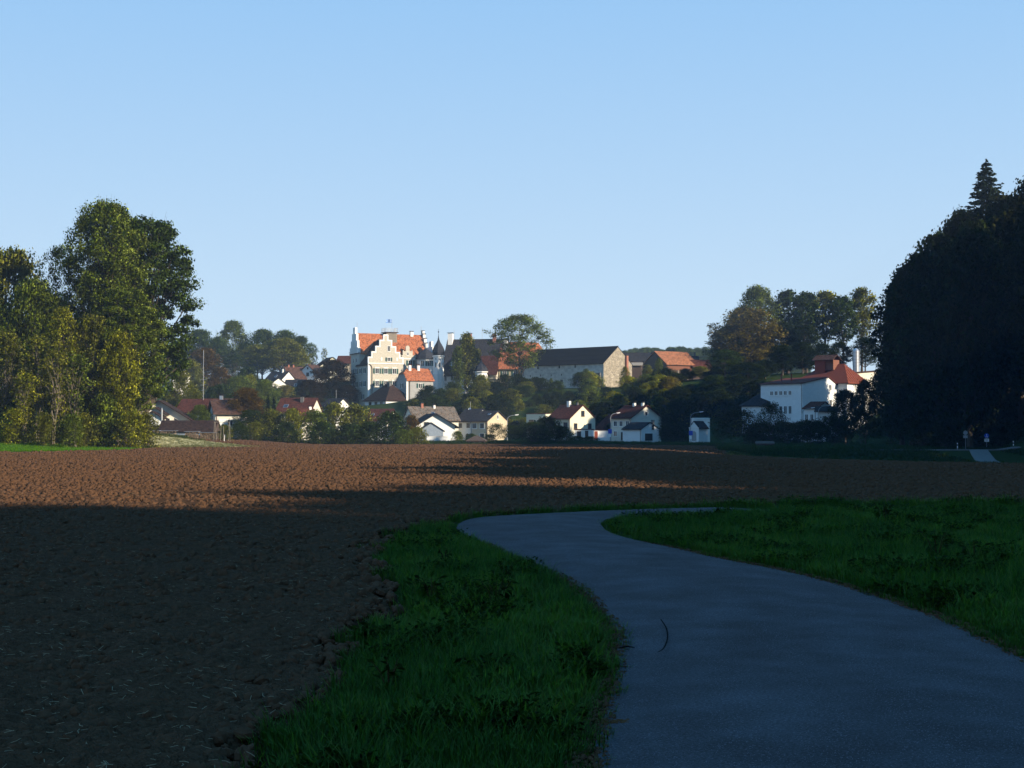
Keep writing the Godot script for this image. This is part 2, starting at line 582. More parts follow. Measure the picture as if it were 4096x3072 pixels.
# tufts of grass for a MultiMesh
func tuft(seed_: int, blades: int, h: float, spread: float, w: float, dry := 0.08) -> ArrayMesh:
	rng.seed = seed_
	var L := Leaves.new()
	for i in blades:
		var a := rng.randf() * TAU
		var base := Vector3(cos(a), 0, sin(a)) * spread * sqrt(rng.randf())
		var out := Vector3(cos(a + rng.randf_range(-1, 1)), 0, sin(a + rng.randf_range(-1, 1)))
		var hh := h * rng.randf_range(0.5, 1.25)
		var bend := rng.randf_range(0.15, 0.75) * hh
		var mid := base + Vector3(0, hh * 0.6, 0) + out * bend * 0.3
		var tip := base + Vector3(0, hh * rng.randf_range(0.75, 1.0), 0) + out * bend
		var side := out.cross(Vector3.UP).normalized() * w * rng.randf_range(0.6, 1.3)
		var q := rng.randf_range(0.6, 1.4)
		var col := Color(q, q, q)
		if rng.randf() < dry:
			col = Color(q * 3.0, q * 1.5, q * 1.6)
		var nor := out.cross(side).normalized() if side.length() > 0 else out
		nor = (out + Vector3(0, 0.6, 0)).normalized()
		var b := L.v.size()
		L.v.append_array([base - side, base + side, mid + side * 0.8, mid - side * 0.8, tip])
		for k in 5:
			L.n.append(nor)
			L.c.append(Color(col.r * 0.5, col.g * 0.5, col.b * 0.5))
		L.k.append_array([b, b + 2, b + 1, b, b + 3, b + 2, b + 3, b + 4, b + 2])
	return L.mesh()


# low broad-leaved plants among the grass
func leafy_tuft(seed_: int, leaves: int, h: float, spread: float, size: float) -> ArrayMesh:
	rng.seed = seed_
	var L := Leaves.new()
	for i in leaves:
		var a := rng.randf() * TAU
		var out := Vector3(cos(a), 0, sin(a))
		var p := out * spread * sqrt(rng.randf()) + Vector3(0, h * rng.randf_range(0.3, 1.0), 0)
		var q := rng.randf_range(0.6, 1.4)
		L.leaf(p, (Vector3.UP + any_dir() * 0.7).normalized(), (out + any_dir() * 0.5).normalized(), size * rng.randf_range(0.7, 1.4), size * 0.5, Color(q, q, q))
	return L.mesh()


func scatter(called: String, mesh: Mesh, m: Material, places: Array, label: String, category: String, colour := false) -> void:
	var mm := MultiMesh.new()
	mm.transform_format = MultiMesh.TRANSFORM_3D
	mm.mesh = mesh
	mm.instance_count = places.size()
	for i in places.size():
		mm.set_instance_transform(i, places[i])
	var o := MultiMeshInstance3D.new()
	o.multimesh = mm
	o.material_override = m
	o.name = numbered(called)
	add_child(o)
	tag(o, label, category, "", "stuff")


func spot(x: float, d: float, up: float, s: float, tilt := 0.0) -> Transform3D:
	var b := Basis(Vector3.UP, rng.randf() * TAU)
	if tilt > 0:
		b = Basis(any_dir(), rng.randf_range(-tilt, tilt)) * b
	return Transform3D(b.scaled(Vector3.ONE * s), Vector3(x, gh(x, d) + up, -d))


# ---------------------------------------------------------------- the land
const VERGE := [[2, -1.35], [7.1, -1.30], [9.4, -1.2], [11, -1.2], [14.1, -1.22], [18, -1.72], [21, -2.0], [25.2, -1.78], [28.7, -0.95], [30.2, 0.2], [31.7, 1.9], [33.3, 5.5], [34.0, 11.7], [36, 18], [40, 30], [60, 39], [109, 39], [136, 34], [170, 31], [190, 28], [230, 31], [260, 36], [292, 42]]
const MEADOW := [[112, -200], [126, -62], [133, -46], [145, -43.5], [160, -42.5], [175, -44], [192, -48], [203, -47], [212, -41], [226, -38], [238, -45], [250, -54], [292, -66]]
const OUTER := [[3.0, 0.05], [5.5, 0.25], [7.08, 0.39], [7.71, 0.435], [8.5, 0.53], [9.23, 0.625], [10.63, 0.75], [11.9, 0.834], [12.99, 0.82], [14.6, 0.758], [16.5, 0.555], [18.25, 0.194], [20.7, -0.25], [23.4, -0.74], [25.3, -0.945], [27.4, -0.80], [28.5, -0.34], [29.5, 0.64], [30.5, 2.0], [31.3, 3.5], [32.0, 5.6], [33.4, 12.0], [37.5, 21.0]]
const INNER := [[3.0, 2.9], [5.5, 3.15], [7.4, 3.3], [8.6, 3.44], [9.6, 3.54], [10.6, 3.6], [11.33, 3.63], [12.4, 3.67], [13.9, 3.6], [14.8, 3.52], [15.76, 3.41], [17.3, 3.11], [18.94, 2.62], [20.4, 2.3], [22.3, 1.80], [23.6, 1.60], [24.8, 1.54], [26.6, 1.62], [28.0, 2.0], [29.4, 3.7], [30.2, 5.7], [31.4, 12.2], [35.0, 22.0]]


func field_share(x: float, d: float) -> float:
	var m := minf(minf(table(VERGE, d) - x, x - table(MEADOW, d)), 292.0 - d)
	var w := 0.25 + 0.012 * d
	m += wobble.get_noise_2d(x * 60.0 / (1 + 0.02 * d), d * 60.0 / (1 + 0.02 * d)) * w
	return ss(-0.2 * w / 0.25, 0.15 * w / 0.25, m)


func on_path(x: float, d: float, spare := 0.0) -> bool:
	if d > 40 or d < 2:
		return false
	return path_outline.size() > 0 and Geometry2D.is_point_in_polygon(Vector2(x, d), path_outline if spare == 0.0 else path_wide)


var path_outline := PackedVector2Array()
var path_wide := PackedVector2Array()
var path_core := PackedVector2Array()


func smooth_line(p: Array, per := 6) -> Array:
	var c := Curve3D.new()
	for i in p.size():
		var a: Array = p[max(i - 1, 0)]
		var b: Array = p[min(i + 1, p.size() - 1)]
		var t := Vector3(b[1] - a[1], 0, -(b[0] - a[0])) / 6.0
		c.add_point(Vector3(p[i][1], 0, -p[i][0]), -t, t)
	var out := []
	for i in (p.size() - 1) * per + 1:
		out.append(c.sample(i / per, float(i % per) / per) if i < (p.size() - 1) * per else c.get_point_position(p.size() - 1))
	return out


func sheet(rows: Array, cols: Array, height: Callable, xs: Callable) -> ArrayMesh:
	var v := PackedVector3Array()
	var k := PackedInt32Array()
	for d in rows:
		for u in cols:
			var x: float = xs.call(u, d)
			v.append(Vector3(x, height.call(x, d), -d))
	var w := cols.size()
	for i in rows.size() - 1:
		for j in w - 1:
			var a := i * w + j
			k.append_array([a, a + w, a + w + 1, a, a + w + 1, a + 1])
	var n := PackedVector3Array()
	n.resize(v.size())
	for i in range(0, k.size(), 3):
		var q := (v[k[i + 2]] - v[k[i]]).cross(v[k[i + 1]] - v[k[i]])
		for j in 3:
			n[k[i + j]] += q
	for i in n.size():
		n[i] = n[i].normalized()
	var a := []
	a.resize(Mesh.ARRAY_MAX)
	a[Mesh.ARRAY_VERTEX] = v
	a[Mesh.ARRAY_NORMAL] = n
	a[Mesh.ARRAY_INDEX] = k
	var m := ArrayMesh.new()
	m.add_surface_from_arrays(Mesh.PRIMITIVE_TRIANGLES, a)
	return m


func make_land() -> void:
	var rows := []
	for i in 14:
		rows.append(-260.0 + i * 20.0)
	var d := 6.0
	while d < 2600:
		rows.append(d)
		d = d * 1.022 + 0.35
	var cols := []
	for i in 141:
		cols.append((i - 70) / 70.0)
	structure("ground", sheet(rows, cols, func(x, dd): return gh(x, dd) - 0.3 * (1.0 - ss(34, 60, dd)) + 0.25 * rough.get_noise_2d(x * 2, dd * 2) * ss(300, 380, dd), func(u, dd): return u * (maxf(dd, 0) * 0.62 + 150)), M.turf)

	rows = []
	d = 4.0
	while d < 300:
		rows.append(d)
		d *= 1.0088
	cols = []
	for i in 231:
		cols.append(-0.98 + i * 0.0074)
	rng.seed = 9
	var soil := func(x, dd):
		var s := field_share(x, dd)
		if s <= 0:
			return gh(x, dd) - 0.4
		var amp: float = 0.018 + 0.026 * (1.0 - ss(22, 60, dd))
		var b: float = rng.randf() * amp * 1.2 + 0.05 * rough.get_noise_2d(x * 30, dd * 30) + 0.03
		return gh(x, dd) + lerpf(-0.4, 0.06 * ss(34, 60, dd) + b, s)
	structure("plowed_field", sheet(rows, cols, soil, func(u, dd): return u * (dd + 1.5)), M.soil)

	# the mown strip below the left-hand trees and the pale stubble beside it
	rows = []
	cols = []
	for i in 41:
		cols.append(i / 40.0)
	for i in 40:
		rows.append(128.0 + i * 1.35)
	structure("meadow_strip", sheet(rows, cols, func(x, dd): return gh(x, dd) + 0.12 - 0.6 * ss(176, 180, dd), func(u, dd): return lerpf(-0.46 * dd, table(MEADOW, dd) + 0.4, u)), M.meadow)
	rows = []
	for i in 40:
		rows.append(197.0 + i * 1.35)
	structure("stubble_strip", sheet(rows, cols, func(x, dd): return gh(x, dd) + 0.14, func(u, dd): return lerpf(-58.0, table(MEADOW, dd) + 0.4, u)), M.stubble)

	# the verge on both sides of the path
	rows = []
	for i in 200:
		rows.append(3.0 + i * 0.175)
	cols = []
	for i in 161:
		cols.append(-4.0 + i * 0.16)
	structure("grass_verge", sheet(rows, cols, func(x, dd): return gh(x, dd) - 0.45 * field_share(x, dd) - (0.22 if on_path(x, dd, 1.0 if x > 3.5 and dd > 27 else 0.0) else 0.0) + 0.035 * rough.get_noise_2d(x * 25, dd * 25), func(u, _dd): return u), M.verge_soil)

	# the path: a ribbon with a few centimetres of edge
	var left := smooth_line(OUTER)
	var right := smooth_line(INNER)
	var P := Shape.new()
	for i in left.size() - 1:
		var q := []
		for p in [left[i], right[i], right[i + 1], left[i + 1]]:
			q.append(Vector3(p.x, gh(p.x, -p.z) + 0.02 - 0.14 * ss(4.2, 6.5, p.x) * ss(27, 29, -p.z), p.z))
		var strips := 6
		for s in strips:
			var a := float(s) / strips
			var b := float(s + 1) / strips
			var crown := func(t): return Vector3(0, 0.05 * (1.0 - pow(2.0 * t - 1.0, 2)), 0)
			P.poly([q[0].lerp(q[1], a) + crown.call(a), q[0].lerp(q[1], b) + crown.call(b), q[3].lerp(q[2], b) + crown.call(b), q[3].lerp(q[2], a) + crown.call(a)])
		for e in [[q[3], q[0]], [q[1], q[2]]]:
			P.poly([e[0] - Vector3(0, 0.12, 0), e[1] - Vector3(0, 0.12, 0), e[1], e[0]])
	for i in P.n.size():
		if P.n[i].y > 0.9:
			P.n[i] = Vector3.UP
		P.uv[i] = Vector2(P.v[i].x, P.v[i].z)
	structure("cycle_path", P, M.asphalt)

	# the ramp where the path comes back into view, and the road it climbs to
	var R := Shape.new()
	var ramp := [[64.5, 150.0], [64.0, 175.0], [61.9, 186.0], [61.4, 190.0], [62.6, 196.0], [65.2, 206.0], [68.0, 216.0]]
	for i in ramp.size() - 1:
		var q := []
		for e in [[i, -1.35], [i, 1.35], [i + 1, 1.35], [i + 1, -1.35]]:
			var x: float = ramp[e[0]][0] + e[1]
			q.append(Vector3(x, gh(ramp[e[0]][0], ramp[e[0]][1]) + 0.14, -ramp[e[0]][1]))
		R.slab(q, 0.3)
	structure("path_ramp", R, M.far_asphalt)
	var W := Shape.new()
	for i in 12:
		var x0 := 52.0 + i * 4.0
		var q := []
		for e in [[x0, 216.2], [x0 + 4, 216.2], [x0 + 4, 221], [x0, 221]]:
			q.append(Vector3(e[0], gh(e[0], 219) + 0.12, -e[1]))
		W.slab(q, 0.4)
	structure("road", W, M.far_asphalt)


func make_ground_cover() -> void:
	var inside := func(x, dd): return absf(x) < 0.37 * dd + 1.0
	# grass on the verges
	rng.seed = 100
	var kinds := [[], [], [], [], []]
	var tries := 0
	var lush := FastNoiseLite.new()
	lush.seed = 12
	lush.frequency = 0.55
	for ring in [[5.5, 13.0, 330], [13.0, 22.0, 190], [22.0, 37.0, 85]]:
		var area: float = 16.0 * (ring[1] - ring[0])
		for i in int(area * ring[2]):
			var x := rng.randf_range(-3.0, 13.0)
			var dd := rng.randf_range(ring[0], ring[1])
			if not inside.call(x, dd) or (on_path(x, dd) and (rng.randf() < 0.75 or Geometry2D.is_point_in_polygon(Vector2(x, dd), path_core))):
				continue
			var s := field_share(x, dd)
			if s > rng.randf() * 0.5:
				continue
			var k := lush.get_noise_2d(x, dd)
			var near_edge := on_path(x, dd, 1.0)
			var size := rng.randf_range(0.6, 1.2) * (1.0 + 0.5 * k) * (0.6 if near_edge else 1.0) * (1.25 if x > 4 else 1.0)
			var pick := 0 if rng.randf() < 0.62 else 1
			if lush.get_noise_2d(x * 0.6 + 40, dd * 0.6) > rng.randf_range(-0.15, 0.35):
				pick = 4
			if k > 0.2 and rng.randf() < 0.35 and not near_edge:
				pick = 2
			elif near_edge and rng.randf() < 0.3:
				pick = 3
			kinds[pick].append(spot(x, dd, -0.01, size))
	scatter("verge_grass", tuft(1, 16, 0.13, 0.07, 0.0035), M.grass, kinds[0], "short green grass covering the verges of the shaded path", "grass")
	scatter("verge_grass", tuft(2, 12, 0.19, 0.06, 0.003, 0.2), M.grass, kinds[1], "taller grass stalks standing in the verges of the path", "grass")
	scatter("verge_grass", tuft(8, 16, 0.15, 0.07, 0.0033, 0.12), M.grass_light, kinds[4], "lighter patches of grass in the verges of the path", "grass")
	scatter("verge_herbs", leafy_tuft(3, 16, 0.13, 0.1, 0.05), M.weed, kinds[2], "dark broad-leaved herbs growing among the verge grass", "herbs")
	scatter("edge_grass", tuft(4, 14, 0.09, 0.06, 0.003, 0.75), M.grass, kinds[3], "dry blades fringing the asphalt edges of the path", "grass")

	# loose chippings in the asphalt and earth crumbled over its edges
	rng.seed = 150
	var chips := []
	var crumbs := []
	for i in 110000:
		var dd := 5.8 + 16.0 * pow(rng.randf(), 1.6)
		var x := rng.randf_range(-0.6, 4.2)
		if not inside.call(x, dd):
			continue
		if Geometry2D.is_point_in_polygon(Vector2(x, dd), path_core):
			if chips.size() < 34000:
				var t := clampf((x - table(OUTER, dd)) / maxf(0.1, table(INNER, dd) - table(OUTER, dd)), 0, 1)
				chips.append(spot(x, dd, 0.019 + 0.05 * (1.0 - pow(2.0 * t - 1.0, 2)), rng.randf_range(0.5, 1.3), 0.2))
		elif on_path(x, dd, 1.0):
			crumbs.append(spot(x, dd, 0.02, 0.006 + 0.016 * pow(rng.randf(), 3), 3.0))
	var chip := Shape.new()
	chip.lathe([[0.0034, -0.0015], [0.0024, 0.0012], [0, 0.0016]], 5)
	scatter("asphalt_chips", chip.mesh(), M.chip, chips, "pale stone chippings set in the asphalt of the path", "chippings")
	var crumb := Shape.new()
	crumb.lathe([[0, -0.6], [0.9, -0.2], [0.7, 0.4], [0, 0.6]], 6)
	scatter("edge_crumbs", crumb.mesh(), M.clod, crumbs, "brown earth crumbs along the edges of the path", "soil")

	# clods and straw on the near field
	var clods := [[], [], []]
	var straw := [[], []]
	rng.seed = 200
	for ring in [[5.5, 14.0, 170, 0.031, 0], [14.0, 30.0, 60, 0.047, 0], [30.0, 60.0, 34, 0.055, 1], [60.0, 120.0, 13.0, 0.075, 2], [120.0, 290.0, 3.2, 0.105, 2]]:
		var wide: float = 0.76 * ring[1] + 2
		for i in int(wide * (ring[1] - ring[0]) * ring[2]):
			var dd := rng.randf_range(ring[0], ring[1])
			var x := rng.randf_range(-wide / 2, wide / 2)
			if not inside.call(x, dd) or field_share(x, dd) < 0.6:
				continue
			clods[rng.randi() % 3].append(spot(x, dd, 0.03 + 0.06 * ss(34, 60, dd) + ring[3] * 0.15, ring[3] * pow(rng.randf_range(0.45, 1.5), 1.5), 3.0))
	for i in 8000:
		var dd := 5.5 + 34.0 * pow(rng.randf(), 1.4)
		var x := rng.randf_range(-0.37, 0.2) * dd
		if field_share(x, dd) < 0.5:
			continue
		if wobble.get_noise_2d(x * 30, dd * 30) < rng.randf_range(-0.7, 0.35):
			continue
		straw[rng.randi() % 2].append(spot(x, dd, 0.095, rng.randf_range(0.3, 0.85), 0.6))
	for j in 3:
		rng.seed = 300 + j
		var S := Shape.new()
		var prof := [[0.0, -0.55], [0.6, -0.45], [0.95, -0.1], [0.85, 0.3], [0.45, 0.55], [0.0, 0.62]]
		S.lathe(prof, 8)
		var bump := {}
		for i in S.v.size():
			var key := Vector3i(S.v[i] * 50)
			if not bump.has(key):
				bump[key] = rng.randf_range(0.65, 1.3)
			S.v[i] = S.v[i] * bump[key]
		scatter("soil_clods", S.mesh(), M.clod, clods[j], ["small crumbled brown clods lying on the ploughed field", "rounded brown clods lying on the ploughed field", "jagged brown clods lying on the ploughed field"][j], "clods")
	var s1 := Shape.new()
	s1.box(Vector3(-0.03, -0.0012, -0.0018), Vector3(0.03, 0.0012, 0.0018))
	var s2 := Shape.new()
	s2.boxt(Transform3D(Basis(Vector3.UP, 0.3), Vector3(-0.014, 0, 0)), Vector3(0.035, 0.003, 0.004))
	s2.boxt(Transform3D(Basis(Vector3.UP, -0.25), Vector3(0.017, 0, 0)), Vector3(0.04, 0.003, 0.004))
	scatter("straw_bits", s1.mesh(), M.straw, straw[0], "pale straight straw stubble strewn over the dark soil", "straw")
	scatter("straw_bits", s2.mesh(), M.straw, straw[1], "pale bent straw stubble strewn over the dark soil", "straw")

	# meadow strip under the left trees, dry strip, banks on the right, lawns by the village
	rng.seed = 400
	var bright := []
	var dry := []
	var bank := []
	for i in 52000:
		var dd := rng.randf_range(140, 262)
		var x := rng.randf_range(-100, -30)
		if x < -0.39 * dd or field_share(x, dd) > 0.3:
			continue
		if dd < 198 + rng.randf_range(-5, 4) and dd < 176 + rng.randf_range(-4, 6) + 14 * ss(-66, -52, x):
			bright.append(spot(x, dd, 0, rng.randf_range(1.2, 2.2)))
		elif dd > 200 and x > -60 and dd < 250 + rng.randf_range(-5, 2):
			dry.append(spot(x, dd, 0, rng.randf_range(0.8, 1.7)))
		elif rng.randf() < 0.5:
			dry.append(spot(x, dd, 0, rng.randf_range(1.5, 3.8)))
		else:
			bank.append(spot(x, dd, 0, rng.randf_range(1.5, 3.5)))
	for i in 26000:
		var dd := 85.0 + 240.0 * sqrt(rng.randf())
		var x := rng.randf_range(-0.1, 0.38) * dd
		if field_share(x, dd) > 0.3 or (absf(x - 65) < 5 and dd > 180 and dd < 222) or (dd > 215 and dd < 222 and x > 50):
			continue
		bank.append(spot(x, dd, 0, rng.randf_range(1.5, 3.6)))
	for i in 6000:
		var dd := rng.randf_range(294, 330)
		bank.append(spot(rng.randf_range(-110, 20), dd, 0, rng.randf_range(1.5, 3.0)))
	scatter("meadow_grass", tuft(5, 14, 0.16, 0.22, 0.012, 0.03), M.grass_bright, bright, "bright green mown grass strip below the left-hand trees", "grass")
	scatter("dry_grass", tuft(6, 14, 0.2, 0.2, 0.011, 0.0), M.grass_dry, dry, "pale dry grass at the foot of the left-hand trees", "grass")
	scatter("bank_grass", tuft(7, 14, 0.2, 0.22, 0.012, 0.1), M.grass_shade, bank, "rough green grass on the banks beside the village road", "grass")


# ---------------------------------------------------------------- buildings
# A house stands with the corner between its two visible faces at the origin: side -1 shows the front and the right gable, side 1 the front and the left gable.
func house(called: String, label: String, category: String, px: float, py: float, d: float, o: Dictionary) -> Dictionary:
	var L: float = o.L
	var W: float = o.W
	var e: float = o.eave
	var rise: float = o.rise
	var s: int = o.get("side", -1)
	var ov: float = o.get("over", 0.5)
	var ox: float = o.get("verge", 0.35)
	var hl: float = o.get("hip_l", 0.0)
	var hr: float = o.get("hip_r", 0.0)
	var down: float = o.get("down", 2.0)
	var t: float = o.get("thick", 0.2)
	var root := thing(called, label, category, at(px, py, d), o.yaw, o.get("group", ""))
	var x0 := -L if s < 0 else 0.0
	var x1 := x0 + L
	var zc: float = -W * float(o.get("ridge", 0.5))
	var w := Shape.new()
	var f := [Vector3(x0, -down, 0), Vector3(x1, -down, 0), Vector3(x1, e, 0), Vector3(x0, e, 0)]
	w.poly(f)
	w.poly([Vector3(x1, -down, -W), Vector3(x0, -down, -W), Vector3(x0, e, -W), Vector3(x1, e, -W)])
	var topr := [] if hr > 0 else [Vector3(x1, e + rise, zc)]
	var topl := [] if hl > 0 else [Vector3(x0, e + rise, zc)]
	w.poly([Vector3(x1, -down, 0), Vector3(x1, -down, -W), Vector3(x1, e, -W)] + topr + [Vector3(x1, e, 0)])
	w.poly([Vector3(x0, -down, -W), Vector3(x0, -down, 0), Vector3(x0, e, 0)] + topl + [Vector3(x0, e, -W)])
	part(root, "wall", w, M[o.wall])
	# roof
	var r := Shape.new()
	var kf := rise / -zc
	var kb := rise / (W + zc)
	var top := e + rise + t
	var xl := x0 - (ov if hl > 0 else ox)
	var xr := x1 + (ov if hr > 0 else ox)
	var rl := x0 + hl if hl > 0 else xl
	var rr := x1 - hr if hr > 0 else xr
	var ef := e - ov * kf + t
	var eb := e - ov * kb + t
	var A := Vector3(xl, ef, ov)
	var B := Vector3(xr, ef, ov)
	var C := Vector3(rr, top, zc)
	var D := Vector3(rl, top, zc)
	var E := Vector3(xr, eb, -W - ov)
	var G := Vector3(xl, eb, -W - ov)
	r.slab([A, B, C, D] if rr - rl > 0.01 else [A, B, C], t)
	r.slab([E, G, D, C] if rr - rl > 0.01 else [E, G, C], t)
	if hr > 0:
		r.slab([B, E, C], t)
	if hl > 0:
		r.slab([G, A, D], t)
	part(root, "roof", r, M[o.roof])
	if o.get("gutter", true):
		var g := Shape.new()
		var xd := (-0.25 if s < 0 else 0.25)
		g.tube([Vector3(xl, ef - t - 0.02, ov + 0.05), Vector3(xr, ef - t - 0.02, ov + 0.05)], [0.07, 0.07], 5)
		g.tube([Vector3(xd, ef - t, ov), Vector3(xd, e - 0.8, 0.1), Vector3(xd, -down, 0.1)], [0.06, 0.06, 0.06], 5)
		part(root, "gutter", g, M.get(o.get("pipe", "frame_brown")))
	return {"root": root, "s": s, "L": L, "W": W, "eave": e, "rise": rise, "zc": zc, "x0": x0, "x1": x1}


func pane_parts(parent: Node3D, xf: Transform3D, w: float, h: float, frame := "frame_white", shutters := "", bars := 1, arch := false) -> void:
	var key := "win %.2f %.2f %d %s" % [w, h, bars, arch]
	if not meshes.has(key):
		var f := Shape.new()
		var b := 0.09
		var z := 0.06
		if arch:
			var o := PackedVector2Array([Vector2(-w / 2 - b, -h / 2 - b), Vector2(w / 2 + b, -h / 2 - b)])
			for i in 9:
				var a := PI * i / 8
				o.append(Vector2(cos(a) * (w / 2 + b), h / 2 - w / 2 + sin(a) * (w / 2 + b)))
			f.prism(o, -0.02, z)
		else:
			for q in [[-w / 2 - b, -h / 2 - b, -w / 2, h / 2 + b], [w / 2, -h / 2 - b, w / 2 + b, h / 2 + b], [-w / 2, h / 2, w / 2, h / 2 + b], [-w / 2, -h / 2 - b, w / 2, -h / 2]]:
				f.box(Vector3(q[0], q[1], -0.02), Vector3(q[2], q[3], z))
			for i in range(1, bars + 1):
				var x := -w / 2 + w * i / (bars + 1)
				f.box(Vector3(x - 0.035, -h / 2, -0.02), Vector3(x + 0.035, h / 2, z - 0.005))
			f.box(Vector3(-w / 2 - 0.14, -h / 2 - b - 0.06, -0.02), Vector3(w / 2 + 0.14, -h / 2 - b, 0.16))
		var p := Shape.new()
		if arch:
			var o := PackedVector2Array([Vector2(-w / 2, -h / 2), Vector2(w / 2, -h / 2)])
			for i in 9:
				var a := PI * i / 8
				o.append(Vector2(cos(a) * w / 2, h / 2 - w / 2 + sin(a) * w / 2))
			p.prism(o, 0.0, z + 0.012)
		else:
			p.box(Vector3(-w / 2, -h / 2, -0.01), Vector3(w / 2, h / 2, 0.02))
		var s := Shape.new()
		s.box(Vector3(-w * 0.27, -h / 2, 0.0), Vector3(w * 0.27, h / 2, 0.05))
		for i in 6:
			s.box(Vector3(-w * 0.2, -h / 2 + h * (i + 0.35) / 6, 0.05), Vector3(w * 0.2, -h / 2 + h * (i + 0.65) / 6, 0.065))
		meshes[key] = [f.mesh(), p.mesh(), s.mesh()]
	var k: Array = meshes[key]
	var f := part(parent, "window", k[0], M[frame])
	f.transform = xf
	part(f, "pane", k[1], M.glass)
	if shutters:
		for sg in [-1, 1]:
			part(f, "shutter", k[2], M[shutters]).position = Vector3(sg * (w * 0.5 + 0.12 + w * 0.27), 0, 0.02)


# windows on the front ("f") or the visible gable ("g"): spots are [metres from the corner, height of the middle]
func windows(H: Dictionary, face: String, spots: Array, w: float, h: float, frame := "frame_white", shutters := "", bars := 1, arch := false) -> void:
	for p in spots:
		pane_parts(H.root, on_face(H, face, p[0], p[1]), w, h, frame, shutters, bars, arch)


func on_face(H: Dictionary, face: String, u: float, y: float, out := 0.0) -> Transform3D:
	if face == "f":
		return Transform3D(Basis(), Vector3(u * H.s, y, out))
	return Transform3D(Basis(Vector3.UP, -PI / 2 * H.s), Vector3(-out * H.s, y, -u))


func door(H: Dictionary, face: String, u: float, w: float, h: float, m := "wood_dark", base := 0.0) -> void:
	var s := Shape.new()
	s.box(Vector3(-w / 2 - 0.1, -0.05, -0.02), Vector3(w / 2 + 0.1, h + 0.1, 0.05))
	var o := part(H.root, "door_frame", s, M.frame_white)
	o.transform = on_face(H, face, u, base)
	var p := Shape.new()
	p.box(Vector3(-w / 2, 0, 0), Vector3(w / 2, h, 0.07))
	for i in 4:
		p.box(Vector3(-w / 2 + 0.08, h * (i + 0.12) / 4, 0.07), Vector3(w / 2 - 0.08, h * (i + 0.88) / 4, 0.09))
	part(o, "door", p, M[m])


func chimney(root: Node3D, x: float, z: float, y0: float, y1: float, w := 0.7, wall := "white", cap := "black", d := 0.0) -> void:
	var s := Shape.new()
	var dd := w if d == 0.0 else d
	s.box(Vector3(x - w / 2, y0, z - dd / 2), Vector3(x + w / 2, y1, z + dd / 2))
	var o := part(root, "chimney", s, M[wall])
	var c := Shape.new()
	for a in [[-1, -1], [1, -1], [-1, 1], [1, 1]]:
		c.box(Vector3(x + a[0] * w * 0.42 - 0.05, y1, z + a[1] * dd * 0.42 - 0.05), Vector3(x + a[0] * w * 0.42 + 0.05, y1 + 0.22, z + a[1] * dd * 0.42 + 0.05))
	c.box(Vector3(x - w * 0.66, y1 + 0.22, z - dd * 0.66), Vector3(x + w * 0.66, y1 + 0.32, z + dd * 0.66))
	part(o, "chimney_cap", c, M[cap])


func skylight(H: Dictionary, u: float, share: float, w := 0.8, h := 1.1) -> void:
	var y: float = H.eave + H.rise * share + 0.26
	var z: float = H.zc * share
	var tilt := atan2(H.rise, -H.zc)
	var s := Shape.new()
	s.box(Vector3(-w / 2 - 0.08, -h / 2 - 0.08, -0.05), Vector3(w / 2 + 0.08, h / 2 + 0.08, 0.05))
	var o := part(H.root, "skylight", s, M.metal)
	o.transform = Transform3D(Basis(Vector3.RIGHT, tilt - PI / 2), Vector3(u * H.s, y, z))
	var p := Shape.new()
	p.box(Vector3(-w / 2, -h / 2, 0.03), Vector3(w / 2, h / 2, 0.062))
	part(o, "pane", p, M.glass)


func rod(root: Node3D, called: String, a: Vector3, b: Vector3, r: float, m := "pole_grey") -> MeshInstance3D:
	var s := Shape.new()
	s.tube([a, b], [r, r * 0.8], 5)
	return part(root, called, s, M[m])


func street_lamp(label: String, px: float, d: float, head_px: float, head_y: float) -> void:
	var h := at(head_px, head_y, d)
	var b := at(px, 1700, d)
	var o := thing("street_lamp", label, "street lamp", ground(b.x, d), 0, "street lamps along the village road")
	var top := h - o.position
	var run := top.x
	var s := Shape.new()
	s.tube([Vector3(0, -0.4, 0), Vector3(0, top.y * 0.5, 0), Vector3(0, top.y * 0.82, 0), Vector3(run * 0.10, top.y * 0.91, 0), Vector3(run * 0.35, top.y * 0.965, 0), Vector3(run, top.y, 0)], [0.09, 0.08, 0.06, 0.055, 0.05, 0.045], 8)
	part(o, "pole", s, M.pole_grey)
	var l := Shape.new()
	var dir := signf(run)
	l.boxt(Transform3D(Basis(Vector3.BACK, 0.12 * dir), Vector3(run + 0.3 * dir, top.y + 0.05, 0)), Vector3(0.85, 0.14, 0.3))
	l.boxt(Transform3D(Basis(Vector3.BACK, 0.12 * dir), Vector3(run + 0.32 * dir, top.y - 0.04, 0)), Vector3(0.6, 0.06, 0.24))
	part(o, "lamp_head", l, M.post_white)


# an outline of steps: [half width, top] from the lowest step up; inset draws it smaller all round
func stepped(base: float, steps: Array, inset := 0.0) -> PackedVector2Array:
	var right := [Vector2(steps[0][0] - inset, base)]
	for i in steps.size():
		right.append(Vector2(steps[i][0] - inset, steps[i][1] - inset))
		if i + 1 < steps.size():
			right.append(Vector2(steps[i + 1][0] - inset, steps[i][1] - inset))
	var out := PackedVector2Array(right)
	for i in range(right.size() - 1, -1, -1):
		out.append(Vector2(-right[i].x, right[i].y))
	return out


